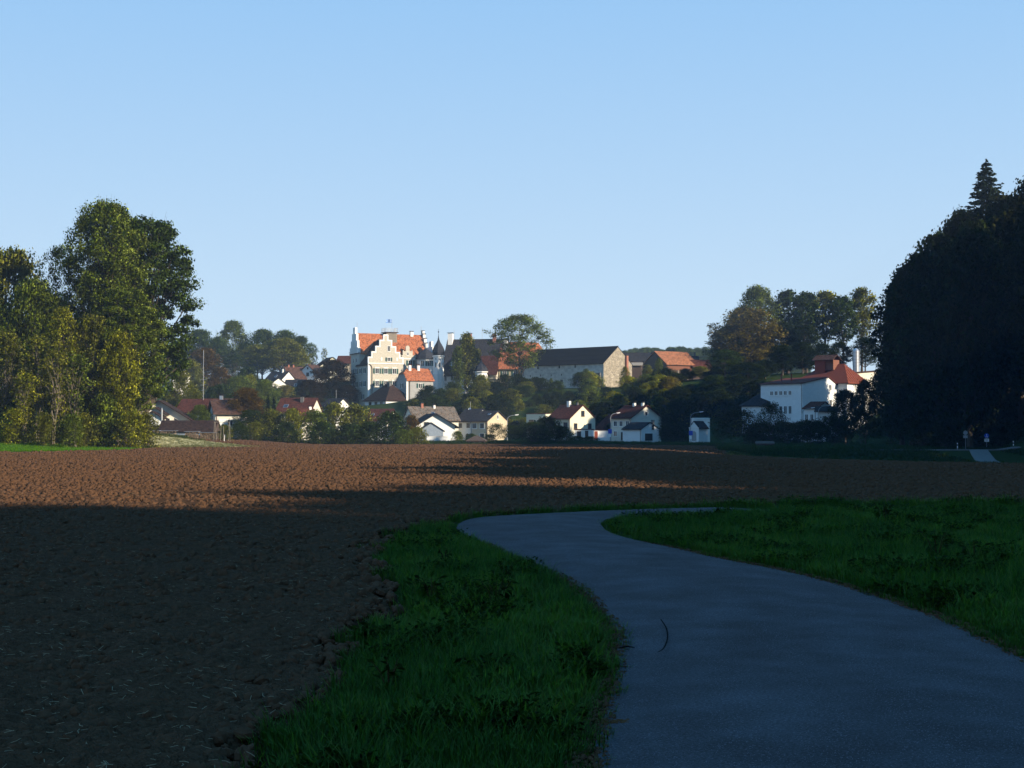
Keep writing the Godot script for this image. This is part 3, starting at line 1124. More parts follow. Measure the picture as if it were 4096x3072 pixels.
func make_castle() -> void:
	var c := thing("castle", "castle with stepped white-edged gables, orange roof and railed roof platform", "castle", at(1402.8, 1621.4, 450), 25)
	# the long main block: u to the right, towards the viewer +z
	var zb := 0.0
	var w := Shape.new()
	w.box(Vector3(0, -4, zb), Vector3(22, 15.6, 7.8))
	part(c, "main_wall", w, M.castle_wall)
	var r := Shape.new()
	var t := 0.22
	r.slab([Vector3(0.3, 15.4, 8.1), Vector3(21.7, 15.4, 8.1), Vector3(21.7, 21.8, 3.9), Vector3(0.3, 21.8, 3.9)], t)
	r.slab([Vector3(21.7, 15.4, -0.3), Vector3(0.3, 15.4, -0.3), Vector3(0.3, 21.8, 3.9), Vector3(21.7, 21.8, 3.9)], t)
	part(c, "main_roof", r, M.tile_orange)
	var g := Shape.new()
	g.prism(stepped(15.6, [[4.0, 17.3], [3.0, 19.4], [2.0, 21.5], [0.9, 23.4]]), -0.35, 0.35)
	for i in 9:
		g.box(Vector3(-2.4 + i * 0.6 - 0.1, 15.7, -0.47), Vector3(-2.4 + i * 0.6 + 0.1, 18.0 + 1.6 * (1.0 - absf(i - 4) / 4.0), -0.35))
	var left := part(c, "end_gable", g, M.castle_trim)
	left.transform = Transform3D(Basis(Vector3.UP, PI / 2), Vector3(0, 0, 3.9))
	var g2 := Shape.new()
	g2.prism(stepped(15.6, [[3.9, 17.6], [3.0, 19.1], [2.05, 20.6], [1.1, 22.0], [0.6, 23.0]]), -0.35, 0.35)
	var right := part(c, "end_gable", g2, M.castle_trim)
	right.transform = Transform3D(Basis(Vector3.UP, PI / 2), Vector3(22, 0, 3.9))
	for i in [[2.05, 20.6, 0.95], [3.0, 19.1, 0.95], [1.1, 22.0, 0.95], [0.0, 23.0, 1.2]]:
		var cap := Shape.new()
		cap.box(Vector3(21.5, i[1], 3.9 + i[0] - i[2] * 0.55), Vector3(22.5, i[1] + 0.2, 3.9 + i[0] + i[2] * 0.2))
		part(c, "coping", cap, M.sheet_dark)
	var pw := Shape.new()
	pw.box(Vector3(21.7, 8, 7.8), Vector3(22.3, 17.7, 12.5))
	pw.box(Vector3(21.7, 17.7, 9.6), Vector3(22.3, 19.4, 11.6))
	part(c, "parapet", pw, M.castle_trim)
	var cn := Shape.new()
	cn.box(Vector3(-0.3, 15.4, -0.3), Vector3(0, 15.75, 8.1))
	part(c, "cornice", cn, M.black)
	# the wing that comes forward with the big stepped gable
	var nw := Shape.new()
	nw.box(Vector3(0, -4, 7.8), Vector3(11, 12.1, 15.6))
	part(c, "wing_wall", nw, M.castle_wall)
	var nr := Shape.new()
	nr.slab([Vector3(-0.3, 11.75, 5.0), Vector3(-0.3, 11.75, 15.4), Vector3(5.5, 19.3, 15.4), Vector3(5.5, 19.3, 5.0)], t)
	nr.slab([Vector3(11.3, 11.75, 15.4), Vector3(11.3, 11.75, 5.0), Vector3(5.5, 19.3, 5.0), Vector3(5.5, 19.3, 15.4)], t)
	part(c, "wing_roof", nr, M.tile_dark)
	var steps := [[5.6, 14.1], [4.5, 15.7], [3.27, 17.35], [2.0, 19.2], [0.8, 20.8]]
	var gw := Shape.new()
	gw.prism(stepped(12.1, steps), -0.35, 0.25)
	part(c, "front_gable", gw, M.castle_trim).position = Vector3(5.5, 0, 15.6)
	var gi := Shape.new()
	gi.prism(stepped(12.15, steps, 0.38), 0.2, 0.33)
	part(c, "gable_field", gi, M.castle_wall).position = Vector3(5.5, 0, 15.6)
	var fw := Shape.new()
	fw.box(Vector3(0.45, -4, 15.6), Vector3(11.0, 12.1, 15.86))
	part(c, "front_wall", fw, M.castle_wall)
	var fc := Shape.new()
	fc.box(Vector3(-0.1, -4, 15.6), Vector3(0.45, 12.0, 15.93))
	fc.box(Vector3(-0.1, 12.0, 15.6), Vector3(11.15, 12.3, 16.02))
	part(c, "corner_trim", fc, M.castle_trim)
	var dp := Shape.new()
	dp.tube([Vector3(0.2, 11.9, 16.1), Vector3(1.0, 11.3, 16.0), Vector3(1.15, 10.5, 15.98), Vector3(1.15, 3.0, 15.98)], [0.1, 0.1, 0.1, 0.1], 6)
	part(c, "downpipe", dp, M.wood_dark)
	var zf := 15.86
	for p in [[2.75, 9.9], [5.5, 9.9], [8.15, 9.9], [2.75, 6.2], [5.5, 6.2], [8.15, 6.2]]:
		pane_parts(c, Transform3D(Basis(), Vector3(p[0], p[1], zf)), 1.1, 1.55, "frame_white", "shutter_green")
		var hood := Shape.new()
		hood.box(Vector3(p[0] - 0.75, p[1] + 0.92, zf), Vector3(p[0] + 0.75, p[1] + 1.12, zf + 0.12))
		part(c, "lintel", hood, M.castle_trim)
	zf = 15.94
	pane_parts(c, Transform3D(Basis(), Vector3(6.4, 13.4, zf)), 0.9, 1.1, "frame_white", "shutter_green")
	pane_parts(c, Transform3D(Basis(), Vector3(6.45, 16.6, zf)), 0.8, 1.55)
	for x in [4.1, 9.0]:
		var n := Shape.new()
		n.prism(PackedVector2Array([Vector2(-0.22, -0.5), Vector2(0.22, -0.5), Vector2(0.22, 0.35), Vector2(0.12, 0.5), Vector2(-0.12, 0.5), Vector2(-0.22, 0.35)]), 0, 0.06)
		part(c, "niche", n, M.castle_trim).position = Vector3(x, 13.5, zf)
	var bl := Basis(Vector3.UP, -PI / 2)
	for y in [10.1, 6.2]:
		for z in [1.7, 5.2, 8.9, 12.5]:
			pane_parts(c, Transform3D(bl, Vector3(0, y, z)), 1.1, 1.55, "frame_white", "shutter_green")
	for z in [2.7, 5.2]:
		pane_parts(c, Transform3D(bl, Vector3(0, 13.5, z)), 0.7, 1.3, "castle_trim", "", 0, true)
	pane_parts(c, Transform3D(bl, Vector3(0, 2.4, 11.2)), 1.1, 1.4, "frame_white", "shutter_green")
	var ga := Shape.new()
	ga.prism(PackedVector2Array([Vector2(-2.4, -2), Vector2(2.4, -2), Vector2(2.4, 1.4), Vector2(1.7, 2.9), Vector2(0, 4.2), Vector2(-1.7, 2.9), Vector2(-2.4, 1.4)]), 0, 0.06)
	part(c, "pointed_gateway", ga, M.dark_stone).transform = Transform3D(bl, Vector3(0, 0, 5.0))
	# a bay with a scrolled gable
	var b := Shape.new()
	b.box(Vector3(12.5, -4, 7.8), Vector3(17.5, 14.1, 9.0))
	part(c, "bay_wall", b, M.castle_wall)
	var bg := Shape.new()
	var o := PackedVector2Array()
	for q in [[2.5, 14.1, 14.9, 2.15], [1.6, 15.2, 16.2, 1.2], [0.62, 16.4, 17.6, 0.0]]:
		o.append(Vector2(q[0], q[1]))
		o.append(Vector2(q[0], q[2]))
		for i in range(1, 5):
			var a := PI * i / 5
			var mid: float = (q[0] + (q[3] if q[3] > 0 else -q[0])) / 2
			o.append(Vector2(mid + cos(a) * (q[0] - mid), q[2] + sin(a) * 0.5))
		if q[3] > 0:
			o.append(Vector2(q[3] - 0.15, q[2]))
			o.append(Vector2(q[3] - 0.15, q[2] + 0.2))
	var half := o.duplicate()
	for i in range(half.size() - 5, -1, -1):
		o.append(Vector2(-half[i].x, half[i].y))
	bg.prism(o, -0.3, 0.2)
	part(c, "scrolled_gable", bg, M.castle_wall).position = Vector3(15, 0, 8.9)
	var br := Shape.new()
	br.slab([Vector3(12.4, 14.0, 4), Vector3(12.4, 14.0, 8.7), Vector3(15, 16.4, 8.7), Vector3(15, 16.4, 4)], 0.2)
	br.slab([Vector3(17.6, 14.0, 8.7), Vector3(17.6, 14.0, 4), Vector3(15, 16.4, 4), Vector3(15, 16.4, 8.7)], 0.2)
	part(c, "bay_roof", br, M.tile_dark)
	var bc := Shape.new()
	bc.box(Vector3(12.35, 13.9, 8.9), Vector3(17.65, 14.2, 9.2))
	part(c, "bay_cornice", bc, M.castle_trim)
	pane_parts(c, Transform3D(Basis(), Vector3(15, 15.6, 9.1)), 0.55, 0.9)
	pane_parts(c, Transform3D(Basis(), Vector3(15.9, 12.8, 9.0)), 1.2, 1.6, "frame_white", "shutter_green")
	# the polygonal pavilion
	var pv := thing("castle_pavilion", "polygonal castle pavilion with white pilasters and a low dark dome", "pavilion", c.transform * Vector3(20.2, 0, 11), 25)
	var oct := Shape.new()
	oct.lathe([[2.8, -2], [2.8, 14.0]], 8, PI / 8)
	part(pv, "wall", oct, M.castle_trim)
	var orf := Shape.new()
	orf.lathe([[3.2, 13.9], [3.2, 14.1], [2.9, 15.0], [2.2, 15.9], [1.3, 16.4], [0.5, 16.9], [0.12, 17.4], [0.06, 19.0], [0, 19.2]], 8, PI / 8)
	part(pv, "roof", orf, M.dome)
	for a in [0.0, -45.0, 45.0]:
		var bas := Basis(Vector3.UP, deg_to_rad(a))
		pane_parts(pv, Transform3D(bas, bas * Vector3(0, 12.6, 2.59)), 1.1, 1.6, "frame_white", "shutter_green" if a == 0 else "")
	# the railed platform on the ridge
	var pl := Shape.new()
	pl.box(Vector3(9.4, 18.5, 2.2), Vector3(12.8, 22.1, 5.6))
	part(c, "platform_tower", pl, M.wood_dark)
	for i in 9:
		var bd := Shape.new()
		bd.box(Vector3(9.45 + i * 0.38, 18.5, 5.6), Vector3(9.45 + i * 0.38 + 0.28, 22.1, 5.66))
		part(c, "board", bd, M.wood_grey)
	var deck := Shape.new()
	deck.box(Vector3(9.0, 22.1, 1.8), Vector3(13.2, 22.32, 6.0))
	part(c, "platform_deck", deck, M.wood_dark)
	var rail := Shape.new()
	for i in 5:
		for q in [[0, -1], [0, 1], [-1, 0], [1, 0]]:
			var k := -1.9 + i * 0.95
			var p := Vector3(11.1 + (k if q[0] == 0 else q[0] * 1.9), 22.32, 3.9 + (k if q[1] == 0 else q[1] * 1.9))
			rail.box(p - Vector3(0.045, 0, 0.045), p + Vector3(0.045, 1.25, 0.045))
	for y in [0.6, 1.15]:
		for q in [-1.9, 1.9]:
			rail.box(Vector3(9.2, 22.32 + y - 0.025, 3.9 + q - 0.025), Vector3(13.0, 22.32 + y + 0.025, 3.9 + q + 0.025))
			rail.box(Vector3(11.1 + q - 0.025, 22.32 + y - 0.025, 2.0), Vector3(11.1 + q + 0.025, 22.32 + y + 0.025, 5.8))
	part(c, "railing", rail, M.pole_grey)
	chimney(c, 8.3, 7.0, 17.5, 20.3, 1.1, "castle_trim", "tile_red")
	chimney(c, 18.2, 3.9, 21.2, 22.6, 0.9, "castle_trim", "tile_red")
	rod(c, "lightning_rod", Vector3(0.6, 21.8, 3.9), Vector3(0.6, 25.0, 3.9), 0.06)
	rod(c, "lightning_rod", Vector3(21.4, 21.8, 3.9), Vector3(21.4, 24.6, 3.9), 0.06)
	var buttress := Shape.new()
	buttress.lathe([[1.2, -4], [1.2, 3.4], [0, 4.4]], 12, 0, true)
	part(c, "corner_turret", buttress, M.castle_trim).position = Vector3(-1.4, 0, -1.0)

	# flag on the platform
	var base := c.transform * Vector3(11.6, 22.33, 4.4)
	var fl := thing("flag", "blue and white chequered flag on a pole above the castle platform", "flag", base)
	rod(fl, "pole", Vector3.ZERO, Vector3(0, 4.0, 0), 0.06)
	var cloth := Shape.new()
	for i in 8:
		var x0 := -0.06 - i * 0.22
		var z0 := 0.12 * sin(i * 0.9)
		var z1 := 0.12 * sin((i + 1) * 0.9)
		cloth.poly([Vector3(x0 - 0.22, 2.95, z1), Vector3(x0, 2.95, z0), Vector3(x0, 3.95, z0), Vector3(x0 - 0.22, 3.95, z1)])
		cloth.poly([Vector3(x0, 2.95, z0 - 0.015), Vector3(x0 - 0.22, 2.95, z1 - 0.015), Vector3(x0 - 0.22, 3.95, z1 - 0.015), Vector3(x0, 3.95, z0 - 0.015)])
	for i in cloth.v.size():
		cloth.uv[i] = Vector2(cloth.v[i].x / 1.76, cloth.v[i].y)
	var im := Image.create(64, 32, false, Image.FORMAT_RGB8)
	for y in 32:
		for x in 64:
			var on := (int(floor((x + y) / 8.0)) + int(floor((x - y + 64) / 8.0))) % 2 == 0
			im.set_pixel(x, y, lin(0.03, 0.15, 0.48) if on or y < 3 or y > 28 else lin(0.45, 0.55, 0.7))
	var fm := StandardMaterial3D.new()
	fm.albedo_texture = ImageTexture.create_from_image(im)
	fm.roughness = 0.9
	part(fl, "cloth", cloth, fm)

	# chapel tower with an onion dome
	var tw := thing("chapel_tower", "white eight-sided chapel tower with a dark onion dome and spire", "tower", at(1753.6, 1621, 440))
	var s := Shape.new()
	s.lathe([[1.62, -5], [1.62, 9.0], [1.72, 9.05], [1.72, 9.25], [1.6, 9.3], [1.6, 14.3], [1.85, 14.45], [1.85, 14.75], [1.5, 14.8]], 8, PI / 8 + 0.3)
	part(tw, "shaft", s, M.castle_trim)
	var on := Shape.new()
	on.lathe([[1.55, 14.75], [1.75, 15.1], [1.86, 15.7], [1.8, 16.4], [1.5, 17.2], [1.05, 18.0], [0.62, 18.7], [0.33, 19.4], [0.16, 20.1], [0.07, 20.8], [0.05, 21.6], [0.2, 21.75], [0.2, 21.95], [0.04, 22.05], [0.03, 22.7], [0, 22.7]], 8, PI / 8 + 0.3)
	part(tw, "onion_dome", on, M.dome)
	var cr := Shape.new()
	cr.box(Vector3(-0.3, 22.35, -0.03), Vector3(0.3, 22.42, 0.03))
	part(tw, "cross", cr, M.metal)
	for k in [-1, 0, 1, 2]:
		var bb := Basis(Vector3.UP, 0.3 + k * PI / 4 - PI / 8 + PI / 8)
		pane_parts(tw, Transform3D(bb, bb * Vector3(0, 12.0, 1.48)), 0.42, 1.5, "castle_trim", "", 0, true)
		var hole := Shape.new()
		hole.lathe([[0, 0.03], [0.2, 0.03], [0.2, -0.03], [0, -0.03]], 10)
		part(tw, "round_opening", hole, M.dark_opening).transform = Transform3D(bb * Basis(Vector3.RIGHT, PI / 2), bb * Vector3(0, 13.7, 1.5))


func octagon_turret() -> void:
	var t := thing("garden_turret", "small white octagonal garden turret with a dark bell roof", "turret", at(1925, 1578, 428))
	var s := Shape.new()
	s.lathe([[1.7, -2], [1.7, 3.6], [1.85, 3.7], [1.85, 3.9], [1.68, 3.95], [1.68, 6.2], [2.0, 6.45], [2.0, 6.65], [0, 6.7]], 8, PI / 8 + 0.5)
	part(t, "wall", s, M.castle_trim)
	var r := Shape.new()
	r.lathe([[2.0, 6.65], [2.0, 6.8], [1.75, 7.6], [1.3, 8.3], [0.75, 8.9], [0.35, 9.4], [0.12, 10.0], [0.04, 10.8], [0, 10.8]], 8, PI / 8 + 0.5)
	part(t, "bell_roof", r, M.dome)
	for k in [-1, 0, 1]:
		var bb := Basis(Vector3.UP, 0.5 + k * PI / 4)
		var hole := Shape.new()
		hole.lathe([[0, 0.03], [0.27, 0.03], [0.27, -0.03], [0, -0.03]], 12)
		part(t, "round_opening", hole, M.dark_opening).transform = Transform3D(bb * Basis(Vector3.RIGHT, PI / 2), bb * Vector3(0, 5.4, 1.56))
		pane_parts(t, Transform3D(bb, bb * Vector3(0, 2.6, 1.56)), 0.6, 0.9)


func make_castle_hill() -> void:
	make_castle()
	octagon_turret()
	# grey annex with the orange half-hipped roof
	var a := thing("castle_annex", "grey plastered castle annex with orange half-hipped roof and two small chimneys", "building", at(1626.6, 1614.8, 425), 25)
	var L := 8.2
	var W := 7.9
	var e := 6.95
	var w := Shape.new()
	w.poly([Vector3(0, -4, 0), Vector3(L, -4, 0), Vector3(L, e, 0), Vector3(0, e, 0)])
	w.poly([Vector3(L, -4, 0), Vector3(L, -4, -W), Vector3(L, e, -W), Vector3(L, 10.2, -W / 2), Vector3(L, e, 0)])
	w.poly([Vector3(0, -4, -W), Vector3(0, -4, 0), Vector3(0, e, 0), Vector3(0, 8.7, -2.13), Vector3(0, 8.7, -5.77), Vector3(0, e, -W)])
	w.poly([Vector3(L, -4, -W), Vector3(0, -4, -W), Vector3(0, e, -W), Vector3(L, e, -W)])
	part(a, "wall", w, M.grey_wall)
	var r := Shape.new()
	r.slab([Vector3(-0.15, 6.75, 0.4), Vector3(L + 0.3, 6.75, 0.4), Vector3(L + 0.3, 10.4, -W / 2), Vector3(1.6, 10.4, -W / 2), Vector3(-0.15, 8.9, -2.13)], 0.2)
	r.slab([Vector3(L + 0.3, 6.75, -W - 0.4), Vector3(-0.15, 6.75, -W - 0.4), Vector3(-0.15, 8.9, -5.77), Vector3(1.6, 10.4, -W / 2), Vector3(L + 0.3, 10.4, -W / 2)], 0.2)
	r.slab([Vector3(-0.3, 8.8, -5.9), Vector3(-0.3, 8.8, -2.0), Vector3(1.6, 10.42, -W / 2)], 0.2)
	part(a, "roof", r, M.tile_orange)
	var tr := Shape.new()
	for q in [[0.0, 6.95, 2.13, 8.7], [5.77, 8.7, 7.9, 6.95]]:
		tr.poly([Vector3(-0.08, q[1] - 0.25, -q[0]), Vector3(-0.08, q[1], -q[0]), Vector3(-0.08, q[3], -q[2]), Vector3(-0.08, q[3] - 0.25, -q[2])])
	tr.box(Vector3(-0.1, -4, -0.35), Vector3(0.3, 6.9, 0.08))
	part(a, "white_edge", tr, M.castle_trim)
	var H := {"root": a, "s": 1, "L": L, "W": W, "eave": e, "rise": 3.3, "zc": -W / 2}
	windows(H, "g", [[3.9, 5.3]], 1.0, 1.3, "frame_white", "shutter_green")
	windows(H, "f", [[4.2, 5.2]], 1.0, 1.3, "frame_white", "shutter_green")
	windows(H, "g", [[2.6, 2.3], [5.3, 2.3]], 1.1, 2.4, "castle_trim", "", 0, true)
	chimney(a, 2.2, -3.4, 9.6, 11.2, 0.75, "castle_trim", "tile_red")
	chimney(a, 4.9, -3.4, 9.6, 11.2, 0.75, "castle_trim", "tile_red")
	rod(a, "downpipe", Vector3(0.9, 6.6, 0.12), Vector3(0.9, -3, 0.12), 0.09, "wood_dark")
	# white house with the big hipped roof
	H = house("hipped_house", "white house under a tall dark red hipped roof below the castle", "house", 1543.7, 1652, 420, {"L": 9.3, "W": 9.8, "eave": 3.9, "rise": 4.5, "yaw": -45, "side": -1, "hip_l": 3.6, "hip_r": 3.6, "wall": "white_cool", "roof": "tile_dark", "down": 4.0})
	windows(H, "f", [[2.0, 2.5], [4.4, 2.5], [7.0, 2.5]], 1.0, 1.3, "frame_brown", "", 0)
	windows(H, "g", [[6.8, 2.2]], 1.0, 1.4, "frame_brown", "", 0)
	chimney(H.root, -3.4, -4.2, 6.5, 8.8, 0.8, "dark_stone")
	# rear wings
	H = house("castle_rear_wing", "long castle rear wing with a tall unlit slate-dark roof", "building", 2012, 1560, 465, {"L": 19.5, "W": 14, "eave": 8.2, "rise": 8.2, "yaw": -12, "side": -1, "wall": "castle_wall", "roof": "tile_slate"})
	chimney(H.root, -18.6, -6.2, 14.5, 18.4, 1.5, "castle_trim", "black")
	chimney(H.root, -12.2, -6.4, 15.0, 18.2, 1.0, "brick", "tile_red")
	chimney(H.root, -4.2, -6.4, 15.0, 18.0, 1.0, "brick", "tile_red")
	rod(H.root, "lightning_rod", Vector3(-8.4, 16.4, -7), Vector3(-8.4, 20.4, -7), 0.06)
	rod(H.root, "lightning_rod", Vector3(-17.6, 16.4, -7), Vector3(-17.6, 19.6, -7), 0.06)
	H = house("castle_side_wing", "low castle side wing with a dark red roof behind the turret", "building", 1985, 1560, 452, {"L": 8.0, "W": 9, "eave": 5.2, "rise": 5.4, "yaw": -20, "side": -1, "wall": "castle_wall", "roof": "tile_red"})
	H = house("ochre_house", "ochre house with an orange roof standing behind the big ash tree", "house", 2120, 1552, 452, {"L": 9.6, "W": 12, "eave": 6.4, "rise": 7.9, "yaw": -8, "side": -1, "wall": "ochre_wall", "roof": "tile_orange", "hip_r": 3.0})
	windows(H, "f", [[1.6, 4.4], [1.6, 1.1], [4.5, 4.4], [7.8, 4.4]], 1.1, 1.7, "frame_white", "shutter_green")
	chimney(H.root, -8.2, -5.0, 11.5, 15.0, 1.1, "castle_trim", "tile_red", 1.8)
	H = house("orange_hall", "tall orange tiled roof rising behind the stained white barn", "building", 2210, 1560, 470, {"L": 12, "W": 13, "eave": 8.0, "rise": 7.2, "yaw": 18, "side": -1, "wall": "castle_wall", "roof": "tile_orange", "hip_r": 2.5, "hip_l": 3.0})
	# white house between the tower and the ivy trees
	H = house("gate_house", "white house with steep dark roof beside the onion-domed tower", "house", 1862, 1570, 438, {"L": 12.5, "W": 10, "eave": 5.6, "rise": 6.0, "yaw": -40, "side": -1, "hip_l": 4.2, "wall": "white", "roof": "tile_dark"})
	windows(H, "f", [[10.4, 4.3], [8.0, 4.3], [5.4, 4.3]], 0.8, 1.3)
	for q in [[-7.0, 0.45], [-3.2, 0.45]]:
		var dm := Shape.new()
		dm.box(Vector3(q[0] - 0.5, 5.6 + 6 * q[1] - 0.2, -5 * q[1] - 0.8), Vector3(q[0] + 0.5, 5.6 + 6 * q[1] + 1.2, -5 * q[1] + 0.45))
		var o := part(H.root, "dormer", dm, M.white)
		var dr := Shape.new()
		dr.slab([Vector3(q[0] - 0.7, 5.6 + 6 * q[1] + 1.3, -5 * q[1] + 0.6), Vector3(q[0] + 0.7, 5.6 + 6 * q[1] + 1.3, -5 * q[1] + 0.6), Vector3(q[0] + 0.7, 5.6 + 6 * q[1] + 1.6, -5 * q[1] - 1.2), Vector3(q[0] - 0.7, 5.6 + 6 * q[1] + 1.6, -5 * q[1] - 1.2)], 0.12)
		part(o, "dormer_roof", dr, M.tile_dark)
	# the terrace
	var tw := thing("terrace_wall", "dark retaining wall below the ash tree terrace", "wall", at(1940, 1582, 424))
	var s := Shape.new()
	s.box(Vector3(0, -3, -0.7), Vector3(11.6, 2.5, 0))
	part(tw, "masonry", s, M.dark_stone)
	s = Shape.new()
	s.box(Vector3(0, 2.5, -0.8), Vector3(11.6, 2.65, 0.1))
	part(tw, "coping", s, M.rock)
	s = Shape.new()
	for i in 12:
		s.box(Vector3(0.2 + i * 0.55, 2.65, -0.42), Vector3(0.24 + i * 0.55, 3.6, -0.38))
	s.box(Vector3(0.2, 3.55, -0.43), Vector3(6.3, 3.6, -0.37))
	part(tw, "railing", s, M.black)
	var gw := thing("garden_wall", "ochre garden wall with an arch between turret and ash tree", "wall", at(1944, 1546, 436))
	s = Shape.new()
	s.box(Vector3(0, -1, -0.5), Vector3(6.2, 2.0, 0))
	part(gw, "masonry", s, M.ochre_wall)
	s = Shape.new()
	s.box(Vector3(-0.1, 2.0, -0.6), Vector3(6.3, 2.15, 0.1))
	part(gw, "coping", s, M.tile_dark)
	s = Shape.new()
	var o := PackedVector2Array([Vector2(-1.1, -0.5), Vector2(1.1, -0.5)])
	for i in 9:
		o.append(Vector2(cos(PI * i / 8) * 1.1, 0.2 + sin(PI * i / 8) * 0.9))
	s.prism(o, 0, 0.06)
	part(gw, "arch", s, M.grey_wall).position = Vector3(4.2, 0, 0)

	# the big barn
	H = house("stone_barn", "long stained white barn with dark sheet roof and rubble stone gable", "barn", 2414, 1562, 432, {"L": 30.2, "W": 14.3, "eave": 8.0, "rise": 5.05, "yaw": -40, "side": -1, "wall": "stained", "roof": "sheet_dark", "over": 0.3, "verge": 0.1, "down": 4.0, "gutter": false})
	s = Shape.new()
	s.poly([Vector3(0.04, -3.5, 0), Vector3(0.04, -3.5, -14.3), Vector3(0.04, 8.0, -14.3), Vector3(0.04, 13.05, -7.15), Vector3(0.04, 8.0, 0)])
	s.poly([Vector3(0.0, -3.5, 0), Vector3(0.04, -3.5, 0), Vector3(0.04, 8.0, 0), Vector3(0.0, 8.0, 0)])
	part(H.root, "stone_gable", s, M.rubble)
	for k in 4:
		s = Shape.new()
		var z0 := 0.42 - 1.92 * k
		var y0 := 8.0 + 0.22 - (z0) * 5.05 / 7.15
		var z1 := z0 - 1.98
		var y1 := 8.0 + 0.22 - (z1) * 5.05 / 7.15
		s.slab([Vector3(-30.4, y0 + 0.05, z0), Vector3(0.2, y0 + 0.05, z0), Vector3(0.2, y1, z1), Vector3(-30.4, y1, z1)], 0.06)
		part(H.root, "roof_sheet", s, M.sheet_dark)
	for q in [[24.6, 7.35], [16.4, 7.35], [10.4, 7.35]]:
		var b := Shape.new()
		b.box(Vector3(-0.25, -0.4, 0), Vector3(0.25, 0.4, 0.04))
		part(H.root, "vent_opening", b, M.dark_opening).transform = on_face(H, "f", q[0], q[1])
	windows(H, "f", [[27.6, 3.1], [23.6, 3.1], [19.5, 3.1], [15.5, 3.1]], 0.75, 0.75, "wood_grey", "", 1)
	for q in [[27.6, 4.9], [23.6, 5.0], [19.5, 4.9], [15.5, 5.0]]:
		var b := Shape.new()
		b.box(Vector3(-0.12, -0.3, 0), Vector3(0.12, 0.3, 0.04))
		part(H.root, "slit_opening", b, M.dark_opening).transform = on_face(H, "f", q[0], q[1])
	var bt := Shape.new()
	bt.prism(PackedVector2Array([Vector2(-1.2, -4), Vector2(2.2, -4), Vector2(1.2, 2.8), Vector2(-1.0, 2.8)]), -0.2, 1.4)
	part(H.root, "buttress", bt, M.dark_stone).position = Vector3(-29.6, 0, 0)
	var b2 := Shape.new()
	b2.prism(PackedVector2Array([Vector2(-1.0, -3), Vector2(1.0, -3), Vector2(0.8, 5.2), Vector2(-0.8, 5.2)]), -0.2, 0.7)
	part(H.root, "buttress", b2, M.dark_stone).position = Vector3(-1.6, 0, 0)
	var pier := Shape.new()
	pier.box(Vector3(0, -3, -11.6), Vector3(0.7, 10.6, -10.7))
	part(H.root, "brick_pier", pier, M.brick)

	# farm behind
	H = house("dark_roofed_stable", "farm building with a dark tiled roof between the two barns", "building", 2612, 1495, 468, {"L": 10, "W": 9, "eave": 4.0, "rise": 2.8, "yaw": -8, "side": -1, "wall": "wood_dark", "roof": "tile_slate"})
	H = house("plank_shed", "brown plank lean-to against the stone barn gable", "shed", 2566, 1500, 448, {"L": 4.4, "W": 4, "eave": 3.0, "rise": 0.7, "yaw": -8, "side": -1, "wall": "wood_dark", "roof": "wood_grey", "gutter": false})
	H = house("timber_barn", "weathered timber barn with an orange tiled roof on the hill", "barn", 2666.7, 1519, 450, {"L": 11.8, "W": 12.4, "eave": 4.9, "rise": 3.95, "yaw": 30, "side": 1, "wall": "wood_dark", "roof": "tile_barn", "over": 0.5, "ridge": 0.48})
	for i in 26:
		s = Shape.new()
		var x := 0.02 + i * 0.453
		s.box(Vector3(x, 2.95 + 0.04 * (i % 3), 0.0), Vector3(x + 0.42, 4.95, 0.07 + 0.015 * (i % 2)))
		part(H.root, "plank", s, M.wood_red)
	for i in 4:
		s = Shape.new()
		s.box(Vector3(0.4 + i * 3.6, -1, 0.02), Vector3(0.7 + i * 3.6, 2.95, 0.3))
		part(H.root, "post", s, M.wood_grey)
	H = house("small_red_roof_hut", "small hut with red roof half hidden by trees right of the timber barn", "shed", 2845, 1495, 456, {"L": 6, "W": 5, "eave": 2.4, "rise": 1.8, "yaw": 15, "side": -1, "wall": "wood_dark", "roof": "tile_red"})
	H = house("farm_outbuilding", "low slate-roofed outbuilding with a chimney behind the timber barn", "building", 2790, 1480, 480, {"L": 5.5, "W": 5, "eave": 3.0, "rise": 1.5, "yaw": -10, "side": -1, "wall": "grey_wall", "roof": "tile_slate"})
	chimney(H.root, -1.0, -2.5, 4.0, 5.6, 0.6, "dark_stone")
	var pile_labels := ["large pile of pale sawn boards in front of the timber barn", "small pile of pale sawn boards beside the timber barn"]
	for i in 2:
		var p := thing("board_pile", pile_labels[i], "timber pile", at([2636, 2699][i], [1520, 1515][i], 438), 12)
		for j in [6, 3][i]:
			s = Shape.new()
			s.box(Vector3(0.06 * (j % 2), j * 0.27, -1.2), Vector3([3.2, 1.4][i] - 0.1 * (j % 3), j * 0.27 + 0.2, 0.04 * (j % 2)))
			part(p, "board", s, M.wood_pale)
	rng.seed = 8


